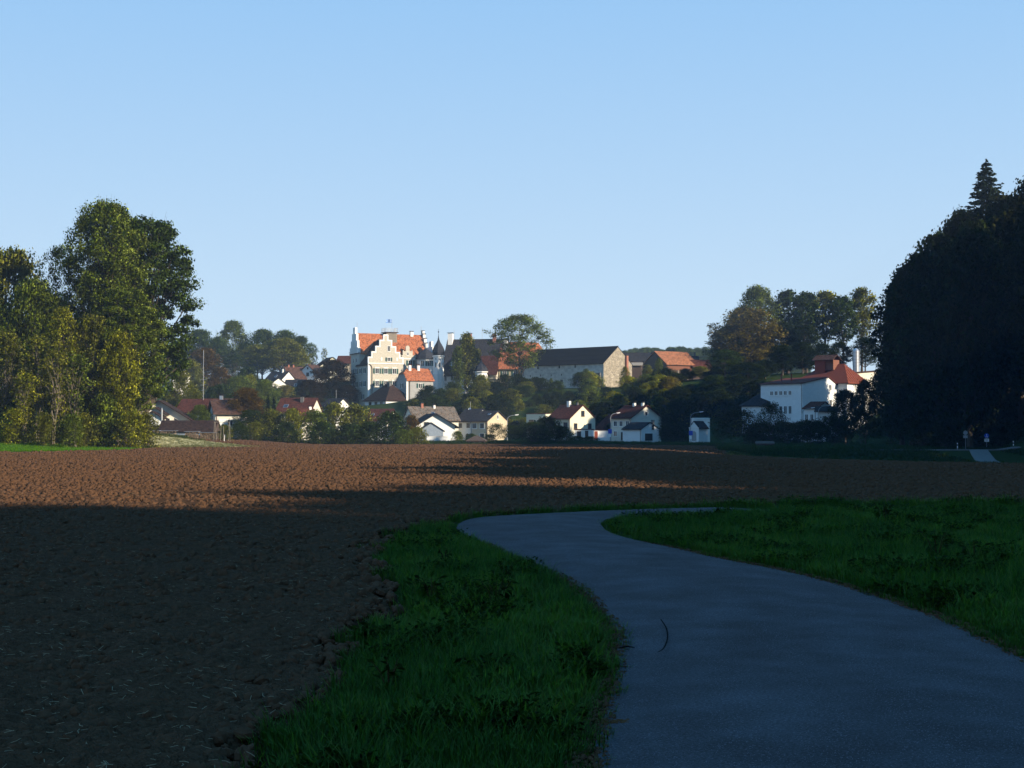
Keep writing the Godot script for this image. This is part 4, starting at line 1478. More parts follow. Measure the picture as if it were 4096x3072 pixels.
func make_lower_village() -> void:
	var H := house("shingle_house", "house with a mottled grey tiled roof behind the white gabled house", "house", 1656, 1765, 362, {"L": 11.8, "W": 7.2, "eave": 5.5, "rise": 2.9, "yaw": 25, "side": 1, "wall": "cream", "roof": "tile_grey", "over": 0.6})
	chimney(H.root, 3.4, -3.4, 7.6, 9.3, 0.6, "brick")
	chimney(H.root, 6.6, -3.2, 7.8, 8.9, 0.5, "white")
	skylight(H, 5.6, 0.4, 0.6, 0.7)
	windows(H, "g", [[3.5, 6.3]], 0.6, 0.9)
	windows(H, "f", [[9.5, 3.9]], 1.1, 1.2)
	H = house("white_gabled_house", "white house whose broad gable faces the field behind a grey shed", "house", 1665, 1765, 345, {"L": 10, "W": 9.2, "eave": 3.6, "rise": 2.75, "yaw": -75, "side": -1, "wall": "white_cool", "roof": "tile_slate", "over": 1.0, "verge": 0.9})
	windows(H, "g", [[2.4, 3.9]], 1.2, 1.15, "frame_white", "", 0)
	H = house("boarded_shed", "grey-blue boarded shed with dark gable roof before the white house", "shed", 1677, 1775, 331, {"L": 4, "W": 5.4, "eave": 2.9, "rise": 1.7, "yaw": -80, "side": -1, "wall": "boards_grey", "roof": "tile_slate", "over": 0.35, "verge": 0.25, "gutter": false})
	for i in 17:
		var s := Shape.new()
		var z := -0.06 - i * 0.31
		var top := 2.9 + 1.7 * (1.0 - absf(-z - 2.7) / 2.7)
		s.box(Vector3(0.0, -0.5, z - 0.28), Vector3(0.035, maxf(2.95, top - 0.2), z))
		part(H.root, "board", s, M.boards_grey)
	H = house("white_garage", "plain white flat-roofed garage at the field edge", "garage", 1707, 1785, 325, {"L": 4.0, "W": 4.6, "eave": 2.05, "rise": 0.12, "yaw": -84, "side": -1, "wall": "white_cool", "roof": "white", "over": 0.08, "verge": 0.08, "gutter": false, "thick": 0.1})
	H = house("pale_duplex_half", "pale blue-white half of the duplex with slate roof", "house", 1889, 1765, 368, {"L": 4.9, "W": 8.9, "eave": 5.1, "rise": 2.9, "yaw": -33, "side": -1, "wall": "white_cool", "roof": "tile_slate"})
	windows(H, "f", [[1.2, 3.9], [3.6, 3.9]], 1.1, 1.2, "frame_white", "", 0)
	windows(H, "f", [[1.4, 1.2], [3.4, 1.2]], 1.2, 1.5, "frame_white", "", 0, true)
	rod(H.root, "antenna", Vector3(-3.6, 7.6, -4.4), Vector3(-3.6, 10.0, -4.4), 0.05)
	var dish := Shape.new()
	dish.lathe([[0, 0.0], [0.3, 0.06], [0.42, 0.16]], 12, 0, true)
	part(H.root, "satellite_dish", dish, M.post_white).transform = Transform3D(Basis(Vector3.RIGHT, 1.3), Vector3(-3.6, 8.0, -4.2))
	H = house("beige_duplex_half", "beige half of the duplex with its gable towards the street lamp", "house", 1950, 1765, 365, {"L": 4.6, "W": 8.9, "eave": 5.1, "rise": 2.3, "yaw": -33, "side": -1, "wall": "beige", "roof": "tile_slate"})
	windows(H, "f", [[1.6, 3.8], [3.9, 3.8], [1.6, 1.3]], 1.25, 1.25, "frame_white", "", 0)
	windows(H, "g", [[4.5, 6.0]], 0.7, 0.9)
	skylight(H, 1.2, 0.6, 0.5, 0.6)
	# yellow house and its annexes
	H = house("yellow_house", "pale yellow house with dark red roof and blue-grey gable by the lamp", "house", 2280, 1762, 360, {"L": 7.0, "W": 9.8, "eave": 5.4, "rise": 3.2, "yaw": -42, "side": -1, "wall": "yellow_wall", "roof": "tile_red", "over": 0.35, "verge": 0.25})
	windows(H, "f", [[1.4, 3.7], [5.6, 3.7]], 1.1, 1.25, "frame_brown", "", 0)
	windows(H, "f", [[3.4, 3.7]], 0.6, 1.2, "frame_brown", "", 0)
	windows(H, "g", [[2.1, 3.5], [7.6, 3.5], [4.9, 6.6]], 1.15, 1.2, "frame_brown", "", 0)
	chimney(H.root, -4.0, -4.4, 7.6, 9.7, 0.75, "white")
	chimney(H.root, -1.6, -4.8, 8.0, 9.3, 0.4, "dark_stone")
	H = house("flat_annex", "pale green flat-roofed annex left of the yellow house", "building", 2182, 1758, 372, {"L": 5.5, "W": 6.2, "eave": 6.4, "rise": 0.12, "yaw": -30, "side": -1, "wall": "yellow_wall", "roof": "tile_red", "over": 0.12, "verge": 0.12, "thick": 0.12, "gutter": false})
	windows(H, "f", [[1.4, 4.2], [4.1, 4.2]], 1.2, 1.4, "frame_brown", "", 0)
	H = house("porch", "white flat-roofed porch with two brown doors before the yellow house", "building", 2374, 1752, 349, {"L": 4.5, "W": 3, "eave": 1.95, "rise": 0.1, "yaw": -4, "side": -1, "wall": "white", "roof": "tile_red", "over": 0.12, "verge": 0.1, "thick": 0.1, "gutter": false})
	door(H, "f", 1.6, 0.8, 1.75)
	windows(H, "f", [[3.4, 0.95]], 0.8, 1.1, "frame_brown", "", 0)
	H = house("low_garage", "long low white garage with a brown gate right of the porch", "garage", 2440, 1758, 346, {"L": 3.85, "W": 4.5, "eave": 2.1, "rise": 0.1, "yaw": 6, "side": -1, "wall": "white_cool", "roof": "tile_red", "over": 0.1, "verge": 0.02, "thick": 0.1, "gutter": false})
	door(H, "f", 3.3, 0.8, 1.95, "rust_pipe")
	H = house("red_roofed_shed", "low grey outbuilding with a red roof between yellow and white houses", "building", 2448, 1758, 378, {"L": 4.6, "W": 6, "eave": 3.0, "rise": 3.3, "yaw": -25, "side": -1, "hip_l": 2.5, "wall": "grey_wall", "roof": "tile_red"})
	# white house with sunlit gable and its garage
	H = house("red_roofed_house", "white house with dark red roof, sunlit gable and two capped chimneys", "house", 2525, 1762, 351, {"L": 6.6, "W": 10.5, "eave": 5.5, "rise": 2.8, "yaw": -48, "side": -1, "wall": "cream", "roof": "tile_red", "over": 0.5, "verge": 0.5})
	windows(H, "f", [[1.2, 4.0], [3.3, 4.0], [5.2, 4.0]], 0.95, 1.15)
	windows(H, "f", [[5.2, 1.6]], 0.95, 1.15)
	windows(H, "g", [[5.2, 6.4]], 0.9, 0.9, "frame_white", "", 0)
	door(H, "f", 2.8, 1.1, 2.0)
	chimney(H.root, -3.6, -4.9, 7.7, 9.0, 0.6, "white")
	chimney(H.root, -0.9, -5.0, 7.7, 9.0, 0.6, "white")
	H = house("gabled_garage", "white gabled garage with a dark door before the red-roofed house", "garage", 2566, 1763, 335, {"L": 5.6, "W": 6.1, "eave": 2.65, "rise": 1.4, "yaw": -45, "side": -1, "wall": "white_cool", "roof": "tile_slate", "over": 0.25, "verge": 0.15})
	door(H, "g", 2.5, 2.7, 1.65, "black")
	windows(H, "g", [[4.0, 3.05]], 0.55, 0.8, "frame_brown", "", 0)
	chimney(H.root, -0.5, -4.6, 3.0, 4.4, 0.5, "dark_stone")
	# wayside chapel and the white building behind
	H = house("wayside_chapel", "tiny white wayside chapel with arched doorway and pointed gable", "chapel", 2795, 1764, 330, {"L": 3.7, "W": 2.5, "eave": 2.95, "rise": 1.35, "yaw": 50, "side": 1, "wall": "white_cool", "roof": "tile_slate", "over": 0.25, "verge": 0.12, "gutter": false})
	var s := Shape.new()
	var o := PackedVector2Array([Vector2(-0.62, 0), Vector2(0.62, 0)])
	for i in 9:
		o.append(Vector2(cos(PI * i / 8) * 0.62, 1.65 + sin(PI * i / 8) * 0.55))
	s.prism(o, 0, 0.04)
	part(H.root, "doorway", s, M.grey_wall).transform = on_face(H, "g", 1.25, 0)
	s = Shape.new()
	s.box(Vector3(-1.4, 2.85, 0), Vector3(1.4, 3.05, 0.12))
	part(H.root, "cornice", s, M.white).transform = on_face(H, "g", 1.25, 0)
	H = house("white_pump_house", "plain white building half hidden behind the wayside chapel", "building", 2840, 1764, 345, {"L": 3.6, "W": 4, "eave": 5.2, "rise": 0.1, "yaw": 4, "side": -1, "wall": "white", "roof": "white", "over": 0.1, "verge": 0.1, "thick": 0.1, "gutter": false})

	# brewery
	H = house("brewery", "tall white brewery with rows of five narrow windows among dark trees", "brewery", 3211.6, 1735, 370, {"L": 13.2, "W": 14.2, "eave": 12.65, "rise": 1.7, "yaw": -48, "side": -1, "wall": "white_cool", "roof": "sheet_maroon", "ridge": 0.76, "over": 0.35, "verge": 0.3})
	var five := []
	for i in 5:
		five.append([3.9 + i * 1.45, 10.3])
	windows(H, "f", five, 0.82, 0.95)
	for i in 5:
		five[i] = [3.9 + i * 1.45, 6.0]
	windows(H, "f", five, 0.82, 1.9)
	for i in 5:
		five[i] = [3.9 + i * 1.45, 1.9]
	windows(H, "f", five, 0.8, 0.8)
	windows(H, "g", [[11.6, 11.8], [11.6, 8.0]], 0.8, 1.3)
	var tm := TextMesh.new()
	tm.text = "Brauerei"
	var fnt := SystemFont.new()
	fnt.font_names = PackedStringArray(["Droid Serif"])
	tm.font = fnt
	tm.font_size = 64
	tm.pixel_size = 0.0165
	tm.depth = 0.03
	part(H.root, "lettering", tm, M.black).position = Vector3(-5.9, 3.75, 0.03)
	for x in [-9.2, -6.0]:
		rod(H.root, "vent_pipe", Vector3(x, 12.6, -3.4), Vector3(x, 15.2, -3.4), 0.2, "rust_pipe")
	var k := house("malt_house", "brewery malt house with steep red sheet roof and boxy vent tower", "building", 3390, 1735, 378, {"L": 15.5, "W": 11.0, "eave": 13.4, "rise": 4.6, "yaw": -40, "side": -1, "wall": "white_cool", "roof": "sheet_red", "hip_l": 6.5, "hip_r": 3.6, "over": 0.7, "gutter": false})
	s = Shape.new()
	s.box(Vector3(-10.6, 13.6, -6.5), Vector3(-7.6, 19.4, -2.6))
	part(k.root, "vent_tower", s, M.rust_pipe)
	s = Shape.new()
	s.slab([Vector3(-11.2, 19.2, -2.0), Vector3(-5.0, 19.2, -2.0), Vector3(-5.0, 20.6, -4.5), Vector3(-11.2, 20.6, -4.5)], 0.15)
	s.slab([Vector3(-5.0, 19.2, -7.0), Vector3(-11.2, 19.2, -7.0), Vector3(-11.2, 20.6, -4.5), Vector3(-5.0, 20.6, -4.5)], 0.15)
	part(k.root, "vent_roof", s, M.tile_brown)
	s = Shape.new()
	s.box(Vector3(-7.6, 16.6, -6.2), Vector3(-5.4, 19.2, -2.9))
	part(k.root, "vent_lantern", s, M.wood_red)
	for i in 9:
		var seam := Shape.new()
		var z := -1.0 - i * 1.1
		seam.tube([Vector3(0.7, 13.0 + 0.25, z), Vector3(-3.2 * (1.0 - absf(-z - 5.5) / 5.8), 13.4 + 4.6 * (1.0 - absf(-z - 5.5) / 5.8) + 0.25, z)], [0.05, 0.05], 4)
		part(k.root, "roof_seam", seam, M.sheet_red)
	H = house("cream_brewery_wing", "sunlit cream brewery wing with a lean-to roof at the forest edge", "building", 3381, 1735, 386, {"L": 5.0, "W": 16, "eave": 15.6, "rise": 1.2, "yaw": -62, "side": -1, "wall": "cream", "roof": "tile_brown", "over": 0.5, "verge": 0.4, "ridge": 0.9})
	H = house("brewery_side_wing", "lower white brewery wing with dark roof left of the tall block", "building", 3074, 1735, 377, {"L": 7.0, "W": 9, "eave": 7.4, "rise": 3.8, "yaw": -25, "side": -1, "wall": "white_cool", "roof": "tile_slate", "hip_l": 5.0, "gutter": false})
	H = house("brewery_office", "low white brewery office with dark red roof behind street lamps", "building", 3266, 1738, 358, {"L": 3.4, "W": 9, "eave": 6.3, "rise": 1.6, "yaw": -38, "side": -1, "wall": "white_cool", "roof": "tile_red", "over": 0.3})
	windows(H, "f", [[1.2, 4.1], [2.6, 4.1]], 0.7, 1.5)
	H = house("brewery_porch", "small white brewery porch with a slate lean-to roof", "building", 3349, 1738, 353, {"L": 4.6, "W": 4, "eave": 5.6, "rise": 1.0, "yaw": -6, "side": -1, "wall": "white_cool", "roof": "tile_slate", "over": 0.4})
	windows(H, "f", [[1.4, 3.7], [2.9, 3.7]], 0.7, 1.4)
	var silo := thing("grain_silo", "ribbed metal grain silo rising behind the brewery", "silo", at(3424, 1465, 402))
	s = Shape.new()
	s.lathe([[0.85, -3], [0.85, 4.2], [0.5, 4.7], [0.2, 4.9], [0, 4.9]], 20, 0, true)
	part(silo, "tank", s, M.metal)
	for i in 5:
		s = Shape.new()
		s.lathe([[0.85, i * 0.9], [0.9, i * 0.9 + 0.03], [0.9, i * 0.9 + 0.09], [0.85, i * 0.9 + 0.12]], 20, 0, true)
		part(silo, "band", s, M.pole_grey)
	rod(silo, "ladder", Vector3(1.0, -2, 0.1), Vector3(1.0, 4.3, 0.1), 0.06)

	street_lamp("curved street lamp standing right of the beige duplex", 2029, 335, 2062, 1660)
	street_lamp("curved street lamp standing beside the wayside chapel", 2762, 326, 2800, 1648)
	street_lamp("curved street lamp left of the low red-roofed brewery office", 3207, 330, 3246, 1632)
	street_lamp("curved street lamp in front of the brewery porch", 3273, 325, 3314, 1621)
	street_lamp("curved street lamp left of the red-roofed white house", 2442, 340, 2468, 1652)
	var stop_labels := ["bus stop sign with blue and white panel before the wayside chapel", "bus stop sign left of the red-roofed white house", "blue sign on a pole before the brewery"]
	for i in 3:
		var p := at([2763, 2440, 3166][i], 1700, [322, 338, 328][i])
		var sg := thing("bus_stop_sign", stop_labels[i], "sign", ground(p.x, -p.z))
		rod(sg, "pole", Vector3(0, -0.3, 0), Vector3(0, 3.0, 0), 0.04)
		s = Shape.new()
		s.box(Vector3(-0.42, 1.9, 0.03), Vector3(0.42, 2.9, 0.08))
		part(sg, "panel", s, M.sign_blue)
		s = Shape.new()
		s.box(Vector3(-0.36, 1.1, 0.03), Vector3(0.2, 1.8, 0.08))
		part(sg, "timetable", s, M.post_white)


func make_left_village() -> void:
	var H := house("wide_gabled_house", "cream house with a wide dark roof sloping down to the right", "house", 505, 1735, 292, {"L": 9, "W": 12.6, "eave": 2.6, "rise": 3.9, "yaw": -84, "side": -1, "wall": "cream", "roof": "tile_dark", "over": 0.7, "verge": 1.0})
	windows(H, "g", [[7.9, 2.5]], 1.0, 1.1, "frame_white", "", 0)
	var s := Shape.new()
	s.prism(PackedVector2Array([Vector2(-0.9, 0), Vector2(1.5, 0), Vector2(-0.9, 1.3)]), 0, 0.06)
	part(H.root, "slanted_window", s, M.glass).transform = on_face(H, "g", 10.2, 1.8)
	s = Shape.new()
	s.box(Vector3(-1.3, 0, 0.9), Vector3(1.3, 0.9, 0.94))
	part(H.root, "glass_balcony", s, M.metal).transform = on_face(H, "g", 8.0, 1.5)
	H = house("white_side_wing", "white gabled wing with a tall window left of the stove pipe", "house", 574, 1735, 284, {"L": 5, "W": 3.2, "eave": 3.2, "rise": 1.0, "yaw": -86, "side": -1, "wall": "white_cool", "roof": "tile_dark", "over": 0.7, "verge": 0.5})
	windows(H, "g", [[0.8, 1.6]], 0.85, 1.9, "frame_brown", "", 0)
	H = house("white_upper_wing", "white gabled upper wing behind the metal stove pipe", "house", 590, 1735, 288, {"L": 5, "W": 2.7, "eave": 4.2, "rise": 0.9, "yaw": -86, "side": -1, "wall": "white", "roof": "tile_dark", "over": 0.8, "verge": 0.6})
	var pipe := thing("stove_pipe", "tall dark metal stove pipe on the long shed", "chimney", at(647, 1696, 276))
	s = Shape.new()
	s.tube([Vector3(0, -2, 0), Vector3(0, 2.7, 0)], [0.17, 0.17], 10)
	part(pipe, "pipe", s, M.pole_grey)
	s = Shape.new()
	s.tube([Vector3(0, 2.7, 0), Vector3(0, 3.0, 0)], [0.12, 0.12], 10)
	part(pipe, "pipe_cap", s, M.metal)
	H = house("long_shed", "long low shed with a mossy brown tiled roof above log piles", "shed", 857, 1752, 270, {"L": 10.3, "W": 5, "eave": 1.3, "rise": 1.75, "yaw": -3, "side": -1, "wall": "wood_dark", "roof": "tile_dark", "over": 0.35, "verge": 0.15, "gutter": false})
	part(H.root, "board_panel", box_shape(Vector3(-8.2, 0.5, 0), Vector3(-2.2, 1.15, 0.05)), M.boards_grey)
	H = house("tiled_lean_to", "small tiled lean-to at the left end of the long shed", "shed", 638, 1752, 271, {"L": 2.6, "W": 3, "eave": 1.35, "rise": 0.8, "yaw": 0, "side": -1, "wall": "wood_dark", "roof": "tile_dark", "over": 0.3, "verge": 0.1, "gutter": false})
	# log piles along the field
	rng.seed = 61
	var spots := [[578, 636, "leftmost heap of split logs along the field edge"], [640, 705, "heap of split logs below the mossy shed roof"], [740, 795, "heap of split logs covered with a sheet beside the shed"], [800, 862, "rightmost heap of split logs beside the wooden frame"]]
	for q in spots:
		var a := at(q[0], 1755, 262)
		var b := at(q[1], 1755, 262)
		var p := thing("log_pile", q[2], "log pile", ground(a.x, 262) - Vector3(0, 0.1, 0), 0, "log piles along the field edge")
		var logs := Shape.new()
		var wide: float = b.x - a.x
		var n := int(wide / 0.17)
		for j in 8:
			for i in n:
				var x := (i + 0.5 * (j % 2)) * 0.17 + rng.randf_range(-0.03, 0.03)
				if j > 4 and rng.randf() < 0.3:
					continue
				var r := rng.randf_range(0.06, 0.1)
				var z := rng.randf_range(-0.08, 0.12)
				logs.tube([Vector3(x, 0.1 + j * 0.155, z - 1.0), Vector3(x, 0.1 + j * 0.155, z), Vector3(x, 0.1 + j * 0.155, z + 0.005)], [r, r, 0.0], 6)
		var lo := part(p, "logs", logs, M.log_end)
		lo.set_meta("kind", "stuff")
		part(p, "cover_sheet", box_shape(Vector3(-0.1, 1.36, -1.1), Vector3(wide + 0.1, 1.41, 0.2)), M.boards_grey)
	# wooden frame
	var fp := at(858, 1765, 255)
	var fr := thing("wooden_frame", "tall bare wooden swing frame of poles at the field edge", "swing frame", ground(fp.x, 255))
	for q in [[0.0, -0.1, 0.35], [0.15, 0.35, 0.0], [2.6, 2.75, 0.35], [2.5, 2.35, 0.0], [1.15, 1.05, 0.2], [1.55, 1.6, 0.2]]:
		rod(fr, "post", Vector3(q[1], -0.3, q[2]), Vector3(q[0], 3.35 if q[2] != 0.2 else 2.6, 0.15), 0.04, "wood_grey")
	rod(fr, "crossbar", Vector3(-0.1, 3.3, 0.15), Vector3(2.7, 3.3, 0.15), 0.05, "wood_grey")
	# brown-roofed house with a painted sunlit patch
	H = house("brown_roofed_house", "cream house with a brown tiled roof behind the wooden frame", "house", 861, 1735, 296, {"L": 7.5, "W": 10.4, "eave": 4.2, "rise": 2.55, "yaw": 18, "side": 1, "wall": "cream", "roof": "tile_brown", "over": 0.6, "verge": 0.5})
	windows(H, "f", [[2.9, 2.2]], 1.0, 1.1)
	part(H.root, "lit_patch", box_shape(Vector3(0.7, 1.3, 0), Vector3(2.2, 3.0, 0.04)), M.white)  # sunlight on the wall, put in as a lighter patch
	H = house("red_roof_house", "house with reddish brown roof and mast behind the brown-roofed house", "house", 840, 1735, 308, {"L": 7.5, "W": 8, "eave": 4.6, "rise": 2.6, "yaw": -10, "side": -1, "wall": "cream", "roof": "tile_red", "over": 0.5})
	chimney(H.root, 0.9, -4, 6.4, 8.0, 0.6, "metal")
	H = house("far_brown_roof", "long brown roof showing just above the brown-roofed house", "house", 945, 1735, 318, {"L": 6, "W": 8, "eave": 5.0, "rise": 2.5, "yaw": -5, "side": -1, "wall": "cream", "roof": "tile_brown"})
	var mp := at(813, 1600, 312)
	var mast := thing("antenna_mast", "thin tall antenna mast with short cross arms above the roofs", "antenna mast", Vector3(mp.x, gh(mp.x, 312), mp.z))
	rod(mast, "pole", Vector3.ZERO, Vector3(0, at(813, 1400, 312).y - mast.position.y, 0), 0.06, "pole_grey")
	for i in 3:
		rod(mast, "cross_arm", Vector3(-0.8 + 0.2 * i, 12.2 - i * 1.1, 0), Vector3(0.8 - 0.2 * i, 12.4 - i * 1.1, 0), 0.04, "metal")
	H = house("skylight_house", "house with broad reddish roof, dark chimney and skylight behind bushes", "house", 1240, 1740, 332, {"L": 8.0, "W": 9, "eave": 5.2, "rise": 3.1, "yaw": -10, "side": -1, "wall": "cream", "roof": "tile_red"})
	chimney(H.root, -2.9, -3.2, 6.5, 8.6, 0.7, "dark_stone")
	skylight(H, 6.2, 0.35, 0.9, 1.0)
	H = house("small_red_roof_house", "small house with red roof poking out of the hedge", "house", 1262, 1742, 318, {"L": 3.0, "W": 4, "eave": 3.6, "rise": 2.0, "yaw": 25, "side": -1, "wall": "cream", "roof": "tile_red"})
	chimney(H.root, -0.6, -2.0, 5.0, 6.2, 0.5, "white")
	H = house("dark_roofed_house", "house with dark roof and white gable left of the castle gate", "house", 1338, 1690, 385, {"L": 5.5, "W": 6.0, "eave": 4.0, "rise": 2.2, "yaw": -40, "side": -1, "wall": "white", "roof": "tile_slate"})
	rod(H.root, "antenna", Vector3(-2.6, 5.8, -3), Vector3(-2.6, 8.6, -3), 0.05)
	H = house("hedge_red_roof", "red roof with skylight below the hipped white house", "house", 1548, 1750, 366, {"L": 5.6, "W": 7, "eave": 4.4, "rise": 2.6, "yaw": -18, "side": -1, "wall": "cream", "roof": "tile_red"})
	skylight(H, 4.4, 0.4, 0.6, 0.6)
	# houses on the hill
	H = house("hill_house_slate", "white hill house with broad slate roof, second highest on the left slope", "house", 1124.5, 1556, 520, {"L": 8, "W": 7.4, "eave": 3.2, "rise": 3.0, "yaw": -35, "side": -1, "wall": "white", "roof": "tile_slate", "group": ""})
	chimney(H.root, -2.4, -3.2, 5.2, 7.2, 0.5, "white")
	skylight(H, 4.0, 0.4)
	H = house("hill_cottage", "white gabled hill house lowest on the slope by the golden bush", "house", 1082, 1566, 512, {"L": 6, "W": 6.0, "eave": 2.5, "rise": 2.1, "yaw": -60, "side": -1, "wall": "white", "roof": "tile_slate"})
	windows(H, "g", [[1.6, 1.2], [4.2, 1.2]], 0.8, 0.9, "frame_brown", "", 0)
	H = house("hill_house_brown", "white hill house with steep brown roof and two chimneys", "house", 1153, 1546, 528, {"L": 6.6, "W": 6.6, "eave": 3.2, "rise": 3.9, "yaw": 30, "side": 1, "wall": "white", "roof": "tile_brown"})
	chimney(H.root, 1.4, -3.3, 6.5, 7.9, 0.5, "brick")
	chimney(H.root, 3.2, -3.3, 6.5, 7.9, 0.5, "brick")
	windows(H, "g", [[3.3, 4.6]], 0.6, 0.8)
	H = house("hill_garage", "low dark-roofed hill building right of the lowest white gable", "garage", 1212, 1566, 514, {"L": 7, "W": 5, "eave": 1.2, "rise": 2.9, "yaw": -12, "side": -1, "wall": "white", "roof": "tile_slate"})
	skylight(H, 3.0, 0.3)
	H = house("hill_house_gable", "white hill house whose gable with one window faces the field", "house", 1258, 1513, 530, {"L": 6, "W": 6.2, "eave": 2.4, "rise": 2.5, "yaw": 62, "side": 1, "wall": "white", "roof": "tile_brown"})
	windows(H, "g", [[3.0, 1.5]], 1.0, 1.1, "frame_brown", "", 0)
	windows(H, "g", [[3.0, 3.7]], 0.5, 0.6, "frame_brown", "", 0)
	chimney(H.root, 2.6, -3, 4.2, 5.6, 0.5, "black")
	H = house("hill_house_yellow", "pale yellow hill house, topmost, beside the dark chestnut", "house", 1281, 1490, 540, {"L": 7, "W": 9.5, "eave": 2.4, "rise": 3.2, "yaw": -65, "side": -1, "wall": "yellow_wall", "roof": "tile_dark"})
	windows(H, "g", [[5.4, 2.6]], 1.0, 1.2, "frame_brown", "", 0)
	H = house("hill_shed_slate", "slate roof half hidden by the dark chestnut on the hill", "building", 1310, 1520, 522, {"L": 4.4, "W": 6, "eave": 1.6, "rise": 2.6, "yaw": 10, "side": -1, "wall": "white", "roof": "tile_slate"})
	H = house("castle_stable", "dark red roof with chimney just left of the castle gable", "building", 1405, 1500, 505, {"L": 5.2, "W": 7, "eave": 4.2, "rise": 2.4, "yaw": -8, "side": -1, "wall": "beige", "roof": "tile_red"})
	chimney(H.root, -1.2, -3.5, 6.0, 7.6, 0.6, "dark_stone")
	H = house("glimpsed_house", "white house glimpsed behind the right edge of the left-hand trees", "house", 690, 1560, 420, {"L": 6, "W": 7, "eave": 4.0, "rise": 2.5, "yaw": -30, "side": -1, "wall": "white", "roof": "tile_slate"})


func box_shape(a: Vector3, b: Vector3) -> Shape:
	var s := Shape.new()
	s.box(a, b)
	return s


func make_left_trees() -> void:
	tree(430, 822, 203, 350, "poplar", "green", "poplar_tree", "tallest dark green poplar of the left-hand group, flecked with yellow leaves")
	tree(590, 865, 212, 430, "maple", "green_cool", "maple_tree", "broad green maple leaning out to the right of the tall poplar")
	tree(510, 1150, 196, 330, "maple", "green", "maple_tree", "green maple filling the foot of the tall poplar, above the thick trunk")
	tree(240, 985, 218, 230, "loose", "green_deep", "ash_tree", "half-bare dark tree reaching up left of the tall poplar")
	tree(50, 1000, 215, 330, "round_c", "olive", "oak_tree", "dark olive tree cut by the left picture edge")
	tree(-90, 960, 205, 300, "round_a", "olive", "oak_tree", "olive tree mostly outside the left picture edge")
	tree(400, 1050, 206, 220, "loose", "olive", "ash_tree", "loose olive tree standing before the poplar's left side")
	tree(140, 1120, 200, 300, "round_b", "green", "linden_tree", "green bushy tree low in the left-hand group")
	tree(250, 1230, 190, 170, "sapling", "yellow_green", "young_tree", "bright yellow-green young tree with pale stems, middle of the left group", "tree", "", "bark_pale")
	tree(370, 1260, 192, 210, "sapling", "olive", "young_tree", "olive-yellow young tree right of the bright yellow-green one", "tree", "", "bark_pale")
	tree(475, 1330, 190, 200, "round_c", "yellow_green", "hornbeam_tree", "yellow-green tree before the poplar trunk")
	tree(20, 1330, 188, 200, "sapling", "olive", "young_tree", "olive young tree with thin stems at the left picture edge", "tree", "", "bark_pale")
	tree(150, 1330, 184, 190, "pole_tree", "olive", "birch_tree", "slender pale-stemmed birch, leftmost of the pale trunks", "tree", "pale-stemmed birches", "bark_pale")
	tree(215, 1380, 182, 140, "pole_tree", "olive", "birch_tree", "slender birch with forked pale trunk leaning right", "tree", "pale-stemmed birches", "bark_pale")
	tree(310, 1400, 183, 150, "pole_tree", "green", "birch_tree", "slender green birch right of the forked pale trunk", "tree", "pale-stemmed birches", "bark_pale")
	tree(105, 1480, 180, 140, "pole_tree", "yellow_green", "birch_tree", "short yellow-green birch on two pale stems", "tree", "pale-stemmed birches", "bark_pale")
	tree(490, 1500, 200, 210, "round_c", "green", "alder_tree", "green alder at the right foot of the left-hand group")
	tree(395, 1600, 192, 170, "shrub_a", "green_deep", "hazel_bush", "dark green hazel left of the thick poplar trunk", "bush")
	tree(530, 1650, 186, 140, "shrub_b", "yellow_green", "elder_bush", "yellow-green bush right of the thick poplar trunk", "bush")
	tree(585, 1655, 196, 110, "shrub_b", "olive", "elder_bush", "olive bush at the end of the left-hand trees", "bush")
	tree(330, 1655, 185, 130, "shrub_b", "olive", "elder_bush", "low olive bush under the forked birch", "bush")
	tree(60, 1610, 186, 170, "shrub_a", "green_deep", "hazel_bush", "dark bush under the trees at the left picture edge", "bush")
	tree(190, 1640, 190, 180, "shrub_a", "green_deep", "hazel_bush", "dark bush behind the pale birch trunks", "bush")
	tree(-60, 1500, 195, 220, "shrub_a", "green_deep", "hazel_bush", "dark bush mostly outside the left picture edge", "bush")
	tree(330, 1330, 208, 230, "round_b", "green_deep", "linden_tree", "deep green tree between the half-bare tree and the poplar")
	tree(210, 1180, 212, 300, "round_c", "olive", "oak_tree", "olive oak filling the middle of the left-hand group")
	tree(10, 1230, 200, 220, "round_c", "green", "linden_tree", "green linden behind the birches at the left picture edge")
	tree(420, 1480, 198, 230, "round_b", "green", "alder_tree", "green alder low before the poplar's trunk")
	tree(310, 1560, 196, 200, "shrub_a", "green", "hazel_bush", "tall green hazel behind the birch trunks", "bush")
	tree(120, 1560, 192, 200, "shrub_b", "olive", "elder_bush", "olive bush filling the space behind the leftmost birch", "bush")
	tree(255, 1560, 194, 190, "shrub_b", "yellow_green", "elder_bush", "yellow-green bush behind the forked birch", "bush")
	tree(420, 1580, 188, 180, "shrub_a", "green", "hazel_bush", "fresh hazel below the yellow-green hornbeam", "bush")
	tree(20, 1560, 196, 200, "shrub_b", "green", "elder_bush", "green bush low at the left picture edge", "bush")
	tree(60, 1640, 178, 150, "shrub_b", "yellow_green", "spindle_bush", "yellow-green bush before the leftmost pale stems", "bush")
	tree(175, 1655, 177, 110, "shrub_b", "olive", "spindle_bush", "low olive bush between the pale birch stems", "bush")
	tree(285, 1660, 178, 120, "shrub_b", "green", "spindle_bush", "low green bush right of the forked birch foot", "bush")
	tree(280, 1480, 212, 240, "round_a", "green_deep", "linden_tree", "dark tree filling the back of the left-hand group")
	tree(90, 1420, 222, 260, "round_b", "green_deep", "linden_tree", "dark tree behind the birches near the left picture edge")


